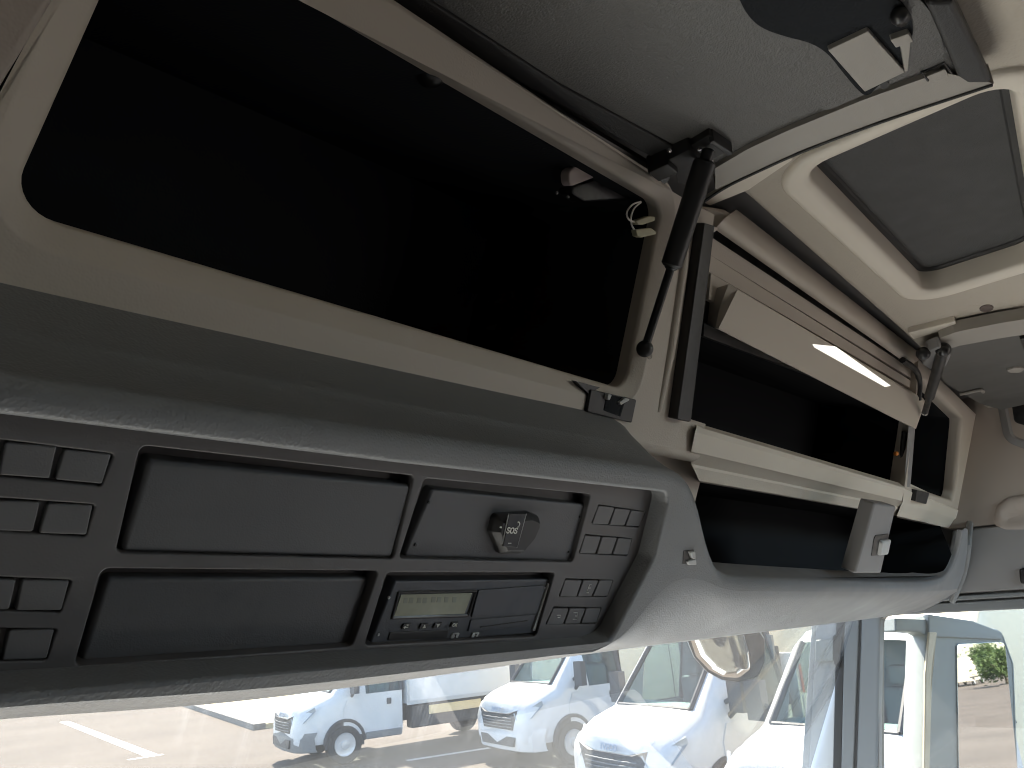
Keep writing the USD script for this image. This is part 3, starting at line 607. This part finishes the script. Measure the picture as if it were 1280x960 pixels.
A, B = resample(LI.uvs([(1174, 420), (1195, 412), (1250, 401), (1300, 393)]), 12), resample(LI.uvs([(1178, 432), (1196, 426), (1250, 416), (1300, 408)]), 12)
put(lid2, 'edge_rail', [loft([LI.P(A, -.016), LI.P(A, .004), LI.P(B, .010), LI.P(B, -.002)], closed=False)], 'lid_edge', 25)
put(lid2, 'pull_disc', [pad(LI, LI.uvs([(1258, 461), (1266, 458), (1276, 458), (1280, 460), (1274, 464), (1262, 464)]), 0, .004, .004, .001)], 'lid_edge')
put(lid2, 'side_clip', [pad(LI, LI.uvs([(1274, 420), (1290, 417), (1290, 436), (1280, 438)]), 0, .006, .002, .001)], 'black')
put(lid2, 'rod_clip', [tube([LI.at(x, y, .004) for x, y in ((1200, 493), (1226, 487), (1229, 490))], .004, 8)], 'lid_edge')
put(t, 'hinge_bracket', [pad(LI, LI.uvs([(1150, 444), (1158, 426), (1172, 420), (1186, 432), (1180, 446), (1160, 450)]), .0, .02, .004, .004)], 'trim_grey', 40)
p0, p1 = LI.at(1179, 437, .02), U.at(1156, 516, .012)
pm = p0 + (p1 - p0) * .72
g2 = put(t, 'gas_strut', [rod(p0, pm, .0098, .0094, 16)], 'black_satin')
put(g2, 'socket', [ball(p0, .013, 2), ball(LI.at(1154, 442, .02), .012, 2)], 'black')
put(g2, 'piston_rod', [rod(pm, p1, .006, n=12)], 'black')
put(g2, 'ball_stud', [ball(p1, .0065, 2)], 'chrome')

# ------------------------------------------------------------------ roof hatch
t = thing('roof_hatch', 'rectangular roof hatch closed by a dark grey mesh blind', 'roof hatch', CE.at(1150, 250))
ri = [(-.031, -.001), (-.030, .004), (-.024, .007), (-.012, .006), (-.004, .003), (0, -.002), (0, -.035)]
put(t, 'rim', [loft([CE.P(rpoly(hatch2, .03, i, 8), w) for i, w in ri])], 'beige_light', 60)
put(t, 'blind', [plate(CE, rpoly(hatch2, .03, -.002, 8), [], -.034)], 'blind')
put(t, 'blind_frame', [loft([CE.P(rpoly(hatch2, .03, i, 8), w) for i, w in ((-.001, -.030), (.006, -.030), (.008, -.033))])], 'lid_black', 30)
put(t, 'pull_bar', [pad(CE, CE.uvs([(1264, 98), (1276, 93), (1300, 140), (1288, 146)]), -.033, .004, .003, .002)], 'beige_light')
def studs(px, py, rx, ry, name='plug'):
    c = CE.uv(px, py); a = np.linspace(0, 2 * math.pi, 16, endpoint=False)
    put(t, name, pad(CE, np.stack([c[0] + rx * np.cos(a), c[1] + ry * np.sin(a)], 1), 0, .0015, .0001, .0008, nseg=1), 'tab_dark')
pbr('tab_dark', (.10, .075, .065), .6)
studs(1043, 160, .010, .013); studs(1233, 385, .020, .010)
t = thing('roof_trim_lip', 'beige folded lining lip beside the left lid and roof hatch', 'trim', CE.at(940, 215))
put(t, 'lip', [pad(CE, CE.uvs([(876, 247), (985, 183), (990, 194), (935, 232), (886, 252)]), 0, .006, .002, .002)], 'beige_light')
t = thing('roof_trim_lip', 'beige folded lining lip at the far corner beside the right lid', 'trim', CE.at(1170, 410))
put(t, 'lip', [pad(CE, CE.uvs([(1134, 410), (1192, 395), (1195, 401), (1140, 418)]), 0, .01, .002, .002)], 'beige_light')

# ------------------------------------------------------------------ right-hand side trims
t = thing('side_trim', 'taupe upper side panel with moulded recess and grab handle', 'trim panel', (2.29, .2, .3))
put(t, 'upper_panel', [pad(W, [(-.43, .145), (1.2, .135), (1.2, .49), (-.40, .49)], .0, .012, .02, .004)], 'wall_taupe')
rc = W.uvs([(1253, 505), (1262, 548), (1310, 566), (1330, 490), (1280, 470)], .012)
put(t, 'recess_rim', [loft([W.P(rpoly(rc, .03, i), .012 + w) for i, w in ((-.012, 0), (-.004, .006), (.004, .007), (.010, .0))])], 'trim_grey', 50)
put(t, 'grab_handle', [pad(W, W.uvs([(1264, 502), (1268, 528), (1310, 540), (1320, 490)], .012), .0125, .016, .014, .003)], 'black')
rp = W.uvs([(1240, 664), (1246, 632), (1262, 621), (1330, 612), (1330, 664)], .012)
put(t, 'pod', [loft([W.P(rpoly(rp, .03, i), .012 + w) for i, w in ((0, 0), (.0, .003), (.004, .006), (.012, .007), (.022, .005), (.032, .001))], cap1=True)], 'wall_taupe', 50)
t = thing('door_header', 'grey padded panel above the door window with lighter strip', 'trim panel', (2.29, .2, .05))
put(t, 'panel', [pad(W, [(-.47, -.018), (1.2, -.022), (1.2, .130), (-.40, .142)], .0, .018, .012, .006)], 'trim_grey')
put(t, 'strip', [pad(W, [(-.49, -.034), (1.2, -.038), (1.2, -.026), (-.48, -.022)], .0, .022, .003, .003)], 'pillar')
put(t, 'seal', [pad(W, [(-.66, -.062), (1.2, -.062), (1.2, -.041), (-.49, -.038)], .0, .014, .003, .003)], 'pillar')
put(t, 'knob', [pad(W, W.uvs([(1274, 712), (1284, 708), (1286, 730), (1276, 730)], .02), .018, .026, .006, .003)], 'black')
t = thing('corner_trim', 'narrow dark upright trim where lockers meet the side panel', 'trim', (2.27, .36, .2))
ctp = smooth_path([U.at(x, y, w) for x, y, w in ((1216, 500, -.02), (1222, 530, -.01), (1219, 590, -.01), (1213, 645, .0))] + [C.at(x, y, w) for x, y, w in ((1211, 668, .0), (1206, 715, -.006), (1190, 752, -.02))], 40)
put(t, 'strip', [tube(ctp, .008, 10)], 'pillar')
t = thing('corner_trim', 'grey upright trim panel at the left end of the lockers', 'trim', (.09, .34, .3))
put(t, 'panel', [pad(U, U.uvs([(-80, -160), (66, -160), (66, 0), (0, 108), (-80, 215)]), -.02, .003, .004, .004)], 'wall_taupe')
put(t, 'gap', [pad(U, U.uvs([(60, -160), (90, -160), (84, 2), (6, 122), (-80, 250), (-80, 200), (0, 100), (60, 0)][0:8]), -.03, -.022, .001, .001)], 'black')
t = thing('locker_back', 'dark filler panel behind the lockers', 'panel', (1.1, .66, .2))
put(t, 'panel', [box((-.42, .64, .0), (2.36, .66, .498))], 'dark_shell')

# ------------------------------------------------------------------ mirrors outside
dray = ray(1228, 822); dray /= np.linalg.norm(dray)
rdir = np.array([.30, -.954, .0]); rdir /= np.linalg.norm(rdir)
mn = rdir - dray; mn /= np.linalg.norm(mn)
mu = np.cross([0, 0, 1], mn); mu /= np.linalg.norm(mu)
mc = ray(1228, 890); mc = mc * (2.62 / mc[0])
MI = Pl(mc, mu, np.cross(mn, mu))
t = thing('side_mirror', 'tall grey-green door mirror outside the side window reflecting the yard', 'mirror', mc)
sh = MI.uvs([(1160, 782), (1252, 786), (1268, 830), (1276, 1040), (1180, 1060), (1152, 1040), (1157, 800)])
put(t, 'housing', [loft([MI.P(rpoly(sh, .03, i, 5), w) for i, w in ((.0, -.004), (-.001, -.012), (-.001, -.05), (.012, -.085), (.03, -.10))], cap1=True),
                   loft([MI.P(rpoly(sh, .03, i, 5), w) for i, w in ((0, -.004), (.002, -.001), (.006, -.001))])], 'mirror_shell', 45)
put(t, 'front_plate', [plate(MI, rpoly(sh, .03, .005, 5), [], -.002)], 'mirror_shell')
gq = MI.uvs([(1196, 805), (1256, 802), (1272, 960), (1276, 1040), (1200, 1045)], .002)
put(t, 'glass', [pad(MI, gq, -.001, .002, .014, .001)], 'mirror')
put(t, 'side_rib', [pad(MI, MI.uvs([(1160, 790), (1170, 790), (1164, 830), (1158, 1040), (1152, 1040), (1155, 840)]), -.001, .006, .004, .003)], 'paint_cream')
put(t, 'top_arm', [pad(MI, MI.uvs([(1121, 772), (1164, 774), (1162, 796), (1150, 790), (1121, 789)]), -.05, -.005, .004, .006), pad(MI, MI.uvs([(1160, 768), (1215, 776), (1252, 790), (1252, 800), (1160, 796)]), -.05, .003, .006, .004)], 'mirror_shell')

t = thing('front_mirror', 'rounded kerb mirror hanging outside the upper right corner of the windscreen', 'mirror', ray(912, 815) * .9)
Pf = Pl(ray(912, 815) * (1.02 / ray(912, 815)[1]), (.62, -.78, 0), (-.45, -.30, .84)); Pf = Pl(Pf.o, Pf.u, Pf.v - Pf.u * (Pf.u @ Pf.v))
fm = Pf.uvs([(855, 790), (868, 822), (884, 840), (902, 850), (925, 853), (948, 846), (956, 828), (956, 800), (940, 776), (880, 772)])
put(t, 'shell', [loft([Pf.P(rpoly(fm, .02, i, 3), w) for i, w in ((.0, .0), (-.002, -.004), (-.002, -.02), (.02, -.07), (.05, -.085))], cap1=True)], 'mirror_shell', 50)
gm = Pf.uvs([(860, 790), (870, 820), (886, 837), (903, 846), (922, 848), (938, 838), (936, 815), (926, 780), (885, 774)], .002)
put(t, 'glass', [loft([Pf.P(rpoly(gm, .02, i, 3), w) for i, w in ((0, .0), (.0, .002), (.008, .005), (.02, .0085), (.035, .0115), (.05, .0135), (.06, .0142))], cap1=True)], 'mirror', True)
put(t, 'inner_shell', [plate(Pf, rpoly(fm, .02, .001, 3), [], -.001)], 'van_black')
put(t, 'stalk', [tube([Pf.at(940, 790, -.05), Pf.at(960, 770, -.06), Pf.at(985, 745, -.06)], .018, 12)], 'mirror_shell')

# ------------------------------------------------------------------ vans in the yard
def ring_y(half):  # mirror a half section (y >= 0 side listed from bottom to top)
    h = np.array(half); return np.vstack([h, (h * (1, -1, 1))[::-1]])
def van_body(stations):
    out = []
    for x, zb, hw, zbelt, zt, hwt in stations:
        r = .07; hwm = hw + (hwt - hw) * max(0, (zt - r - zbelt)) / max(zt - zbelt, .05)
        out.append(ring_y([(x, hw * .96, zb), (x, hw, zb + .12), (x, hw, zbelt), (x, hw - (hw - hwt) * .5, (zbelt + zt) / 2), (x, hwt, zt - r), (x, hwt - .05, zt - .02), (x, hwt - .14, zt), (x, hwt * .4, zt + .012)]))
    return out
HEAD = 162.0
def van(axle, label, kind, paint='paint_white', heading=HEAD):
    t = thing('parked_van', label, 'van', (axle[0], axle[1], -H), 'white vans parked in a row across the yard', heading)
    def pv(name, ms, mat, sm=35, parent=t): return put(parent, name, ms, mat, sm, local=True)
    ST = [(.99, .52, .66, .70, .80, .56), (.965, .46, .82, .84, 1.06, .66), (.87, .42, .91, .95, 1.17, .72), (.62, .42, .97, 1.04, 1.26, .80), (.22, .42, .99, 1.12, 1.36, .84), (-.46, .42, 1.0, 1.28, 2.12, .78), (-.70, .42, 1.0, 1.28, 2.24, .78), (-1.28, .42, 1.0, 1.28, 2.27, .78)]
    rg = van_body(ST); n = 16; V = np.vstack(rg); fs = []
    for i in range(len(rg) - 1):
        for k in range(n - 1):
            if i == 4 and k in (6, 7, 8): continue                       # windscreen opening
            if i in (5, 6) and k in (2, 3, 11, 12): continue             # side windows
            if i == 4 and k in (3, 11) and False: continue
            fs.append([i * n + k, i * n + k + 1, (i + 1) * n + k + 1, (i + 1) * n + k])
    cap = np.array([[0, k, k + 1] for k in range(1, n - 1)])
    body = pv('body', [(V, np.array(fs)), (V[:n], cap), (V[-n:], cap)], paint, 40)
    g = lambda i, k: rg[i][k]
    pv('windscreen', [([g(4, 6), g(4, 9), g(5, 9), g(5, 6)], [[0, 1, 2, 3]])], 'van_glass', False)
    for ks in ((2, 4), (13, 11)):
        w = pv('side_window', [([g(5, ks[0]), g(7, ks[0]), g(7, ks[1]), g(6, ks[1]), g(5, ks[1])], [[0, 1, 2], [0, 2, 3], [0, 3, 4]])], 'van_glass', False)
    for a, b, r_ in ((g(4, 6), g(5, 6), .035), (g(4, 9), g(5, 9), .035), (g(4, 6), g(4, 9), .03), (g(7, 2) + (.02, 0, 0), g(7, 4) + (.02, 0, 0), .05), (g(7, 13) + (.02, 0, 0), g(7, 11) + (.02, 0, 0), .05)):
        pv('window_frame', [tube([a, b], r_, 8)], 'van_black')
    pv('dashboard', [box((-.35, -.82, 1.05), (.16, .82, 1.36), .05)], 'dash_pale')
    for y in (-.45, .1, .55): pv('seat', [box((-1.1, y - .22, .8), (-.95, y + .22, 1.62), .05), box((-1.1, y - .12, 1.64), (-.98, y + .12, 1.84), .04), box((-1.1, y - .22, .75), (-.6, y + .22, .92), .05)], 'seat')
    pv('bulkhead', [box((-1.27, -.9, .5), (-1.22, .9, 2.15), .01)], 'seat')
    # front end
    FR = lambda pts: (np.array(pts, float))
    gr = pv('grille', [loft([[(.97 + e - .10 * abs(y / .8) ** 2, y, z) for y, z in ((-.68, .99), (-.52, .65), (.52, .65), (.68, .99), (.44, .92), (-.44, .92))] for e in (.0, .075)], cap0=True, cap1=True)], 'van_black', 20)
    for z in (.70, .75, .80, .85): pv('bar', [tube([(1.05 - .1 * (y / .8) ** 2, y, z) for y in np.linspace(-.50, .50, 9)], .008, 6)], 'van_grey', parent=gr)
    pv('badge', [([v for v in Pl((1.012, 0, .985), (0, 1, 0), (-.25, 0, .97)).P(np.array(m.vertices)[:, :2], np.array(m.vertices)[:, 2] * 3)], m.faces) for m in [centered('IVECO', .075)]], 'letter_blue', False)
    bp = pv('bumper', [loft([[(x_ + e, y, z) for x_, y, z in ((.60, -1.0, z0), (.84, -.93, z0), (.97, -.70, z0), (1.02, 0, z0), (.97, .70, z0), (.84, .93, z0), (.60, 1.0, z0), (.55, .8, z0), (.55, -.8, z0))] for z0, e in ((.30, -.03), (.34, .0), (.56, .03), (.60, .0), (.66, -.03))], cap0=True, cap1=True)], 'van_grey' if kind == 'box' else paint, 40)
    pv('lower_intake', [loft([[(1.07 + e - .06 * (y / .7) ** 2, y, z) for y, z in ((-.62, .54), (-.55, .38), (.55, .38), (.62, .54))] for e in (-.05, .0)], cap0=True, cap1=True)], 'van_black', 20, parent=bp)
    for sg in (-1, 1):
        pv('headlight', [loft([[(.955 - .0, .56 * sg, .93), (.88, .76 * sg, .94), (.62, .955 * sg, 1.13), (.60, .965 * sg, 1.06), (.80, .905 * sg, .86), (.95, .64 * sg, .82)], [(.995, .57 * sg, .94), (.92, .78 * sg, .955), (.63, .995 * sg, 1.135), (.61, 1.0 * sg, 1.06), (.84, .935 * sg, .85), (.985, .66 * sg, .82)]], cap0=True, cap1=True)], 'headlight', 30)
        m = pv('mirror', [loft([[(x, (1.16 + dy) * sg, z) for x, dy, z in ((-.22 + e, -.12 + e, 1.32 + 2 * e), (-.10 - e, -.12 + e, 1.32 + 2 * e), (-.10 - e, .10 - e, 1.32 + 2 * e), (-.22 + e, .10 - e, 1.32 + 2 * e))] for e in (0.02, .0)] + [[(x, (1.16 + dy) * sg, z) for x, dy, z in ((-.22 + e, -.12 + e, 1.74 - 2 * e), (-.10 - e, -.12 + e, 1.74 - 2 * e), (-.10 - e, .10 - e, 1.74 - 2 * e), (-.22 + e, .10 - e, 1.74 - 2 * e))] for e in (0.0, .02)], cap0=True, cap1=True)], 'van_black', 40)
        pv('arm', [tube([(-.16, .95 * sg, 1.25), (-.16, 1.1 * sg, 1.36)], .035, 8), tube([(-.16, .93 * sg, 1.42), (-.16, 1.1 * sg, 1.5)], .03, 8)], 'van_black', parent=m)
        d_ = pv('door', [loft([[(x, (1.004 + e) * sg, z) for x, z in ((.02, .52), (-1.08, .52), (-1.10, 1.22), (-.46, 1.24), (-.05, 1.20), (.04, 1.0))] for e in (-.012, .006)], cap0=True, cap1=True)], paint, 30)
        pv('handle', [box((-1.02, 1.0 * sg, 1.03), (-.92, 1.035 * sg, 1.15), .01)], 'van_black', parent=d_)
        pv('sill_trim', [box((-1.25, .97 * sg, .40), (-.45, 1.03 * sg, .54), .02)], 'van_grey')
    AXL = {'box': -3.75, 'panel': -3.5, 'flat': -3.45}[kind]
    for x in (0, AXL):
        for sg in (-1, 1):
            a = np.linspace(0, math.pi, 13)
            pv('wheel_arch', [tube([(x + .42 * math.cos(b), 1.0 * sg, .40 + .42 * math.sin(b)) for b in a], .035, 8), loft([[(x + .42 * math.cos(b), yy_ * sg, .40 + .42 * math.sin(b)) for b in np.linspace(-.2, math.pi + .2, 15)] for yy_ in (.99, 1.004)], cap0=True, cap1=True)], 'van_black', 40)
            w = pv('wheel', [loft([[(x + r_ * math.cos(b), y_ * sg, .365 + r_ * math.sin(b)) for b in np.linspace(0, 2 * math.pi, 29)[:-1]] for r_, y_ in ((.22, .80), (.345, .79), (.365, .82), (.365, 1.0), (.34, 1.025), (.25, 1.03), (.22, 1.01))], cap0=True, cap1=True)], 'tyre', 40)
            pv('rim', [loft([[(x + r_ * math.cos(b), y_ * sg, .365 + r_ * math.sin(b)) for b in np.linspace(0, 2 * math.pi, 25)[:-1]] for r_, y_ in ((.225, 1.012), (.215, 1.03), (.18, 1.015), (.09, 1.012), (.08, 1.04), (.03, 1.045))], cap1=True)], 'wheel', 35, parent=w)
    if kind == 'box':
        bd = pv('cargo_box', [box((-5.6, -1.08, .98), (-1.36, 1.08, 3.2), .03)], paint)
        for z in (1.0, 3.18): pv('box_edge', [box((-5.61, 1.075, z - .04), (-1.35, 1.09, z + .04), .006)], 'silver', parent=bd)
        pv('box_edge', [box((-1.42, 1.075, 1.04), (-1.35, 1.092, 3.14), .006)], 'silver', parent=bd)
        pv('chassis', [box((-5.4, -.5, .60), (-1.2, .5, .95), .02), box((-3.2, .70, .48), (-1.5, 1.0, .94), .03)], 'van_black')
        pv('side_guard', [box((-3.2, 1.0, .72), (-1.9, 1.03, .90), .01)], 'plank')
    elif kind == 'panel':
        rb = [ring_y([(x, .96, .42), (x, 1.0, .54), (x, 1.0, 1.28), (x, .97, 1.9), (x, .92, h_ - .1), (x, .86, h_ - .02), (x, .7, h_), (x, .3, h_ + .015)]) for x, h_ in ((-1.28, 2.27), (-1.6, 2.62), (-2.0, 2.70), (-5.0, 2.70))]
        pv('cargo_body', [loft(np.array(rb), closed=False), (rb[-1], cap)], 'paint_cream', 40)
        pv('rub_strip', [box((-4.9, .99, .72), (-1.3, 1.03, .86), .02)], 'van_black')
        pv('door_seam', [tube([(-2.6, 1.003, .5), (-2.6, 1.003, 1.3), (-2.6, .972, 1.9), (-2.6, .93, 2.5)], .008, 6)], 'van_black')
    else:
        bd = pv('flatbed', [box((-5.2, -1.05, .92), (-1.45, 1.05, 1.0), .01)], 'van_grey')
        for k in range(3): pv('side_board', [box((-2.70 - k * 1.25, 1.02, 1.0), (-1.48 - k * 1.25, 1.06, 1.38), .01)], paint, parent=bd)
        pv('head_board', [box((-1.5, -1.04, 1.0), (-1.44, 1.04, 1.9), .01)], paint, parent=bd)
        pv('marker_strip', [box((-1.52, 1.055, 1.40), (-1.48, 1.07, 1.75), .004)], 'red', parent=bd)
        pv('chassis', [box((-5.1, -.45, .55), (-1.2, .45, .91), .02), box((-2.7, .65, .50), (-1.6, .98, .88), .03)], 'van_black')
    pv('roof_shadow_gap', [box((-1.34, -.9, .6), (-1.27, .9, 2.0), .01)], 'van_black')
    return t
def centered(s, h):
    m = meshkit.text_mesh(s, h, .003, True); v = np.array(m.vertices); v[:, :2] -= (v[:, :2].max(0) + v[:, :2].min(0)) / 2; m.vertices = v; return m
van((10.84, 14.53), 'white box van at the left of the row with long cargo box', 'box')
van((12.4, 9.9), 'white and cream panel van second in the row, between box van and flatbed', 'panel')
van((9.53, 5.5), 'white flatbed van in front of the pillar, its cab behind the kerb mirror', 'flat')
van((8.3, 2.8), 'white van seen through the door window, beside the tall door mirror', 'panel', heading=165)

# pale hall behind the vans
t = thing('pale_hall', 'plain cream hall wall rising behind the right-hand vans', 'building', (20, 4, -H))
put(t, 'wall', [box((17.5, -4, -H), (24, 7.2, 3.4), .03)], 'paint_cream')
for k in range(9): put(t, 'wall_seam', [box((17.485, -3.4 + k * 1.2, -H + .1), (17.5, -3.37 + k * 1.2, 3.3), .003)], 'silver')
put(t, 'roof_edge', [box((17.35, -4.1, 3.4), (24.1, 7.3, 3.6), .02)], 'silver')

# painted bays, verge with kerb
def gline(name, a, b, wid, label):
    a, b = np.array(a), np.array(b); d_ = (b - a) / np.linalg.norm(b - a); n_ = np.array([-d_[1], d_[0]]) * wid / 2
    z = -H + .004
    put('/World', name, [([(*(a + n_), z), (*(a - n_), z), (*(b - n_), z), (*(b + n_), z)], [[0, 1, 2, 3]])], 'line_paint', False, label=label, cat='road marking')
A0, A1 = G.uv(80, 902), G.uv(188, 944)
gline('bay_line', A0, A1, .30, 'long white bay line at the far left of the yard')
gline('bay_line', G.uv(160, 950), G.uv(204, 943), .20, 'short white cross stroke at the end of the left bay line')
gline('bay_line', G.uv(508, 951), G.uv(612, 935), .18, 'white bay line in the shade before the second van')
ka, kb = G.uv(222, 876), G.uv(332, 911)
dk = (kb - ka) / np.linalg.norm(kb - ka); nk = np.array([dk[1], -dk[0]])
if nk @ np.array([1, .3]) < 0: nk = -nk
vq = np.array([ka - dk * 60, kb - dk * .0, kb + nk * 22, ka - dk * 60 + nk * 22])
PG = Pl((0, 0, -H), (1, 0, 0), (0, 1, 0))
struct('verge', [prism(PG, vq, .0, .14)], 'verge', False)
kq = np.array([ka - dk * 60, kb, kb - nk * .35, ka - dk * 60 - nk * .35])
struct('kerb', [prism(PG, kq, .0, .16)], 'kerb', False)

# greenery and a car far behind, seen in the door mirror
def bush(name, label, c, R, Hh, n, seed):
    rg = np.random.default_rng(seed); t = thing(name, label, 'tree', c, None)
    base = np.array(c, float)
    cl = [base + np.array([rg.normal(0, R * .45), rg.normal(0, R * .45), Hh * (.35 + .6 * rg.random())]) for _ in range(14)]
    V, Fc = [], []
    for i in range(n):
        o = cl[rg.integers(14)] + rg.normal(0, R * .22, 3); a = rg.normal(size=3); a /= np.linalg.norm(a); b = np.cross(a, rg.normal(size=3)); b /= np.linalg.norm(b); l = .13 + .12 * rg.random()
        k = len(V); V += [o - a * l, o + b * l * .45, o + a * l, o - b * l * .45]; Fc.append([k, k + 1, k + 2, k + 3])
    put(t, 'crown', [(np.array(V), np.array(Fc))], 'leaf', False)
    put(t, 'trunk', [tube([base, base + (.1, 0, Hh * .3), base + (.0, .1, Hh * .7)], [.14, .10, .03], 8)] + [tube([base + (0, 0, Hh * .3), q], [.06, .015], 6) for q in cl[:7]], 'bark')
def behind(dist, px, z=-H):
    r = ray(px, 822); r = r - 2 * (r @ mn) * mn; r[2] = 0; r /= np.linalg.norm(r)
    return (mc[0] + r[0] * dist, mc[1] + r[1] * dist, z)
bush('leafy_tree', 'leafy green tree behind the cab, left one seen in the door mirror', behind(110, 1234), 2.4, 3.4, 3600, 1)
bush('leafy_tree', 'leafy green tree behind the cab, right one seen in the door mirror', behind(80, 1256), 1.8, 2.7, 3000, 2)
van(behind(95, 1206, 0)[:2], 'distant white van reflected at the top of the door mirror', 'panel', heading=-60)
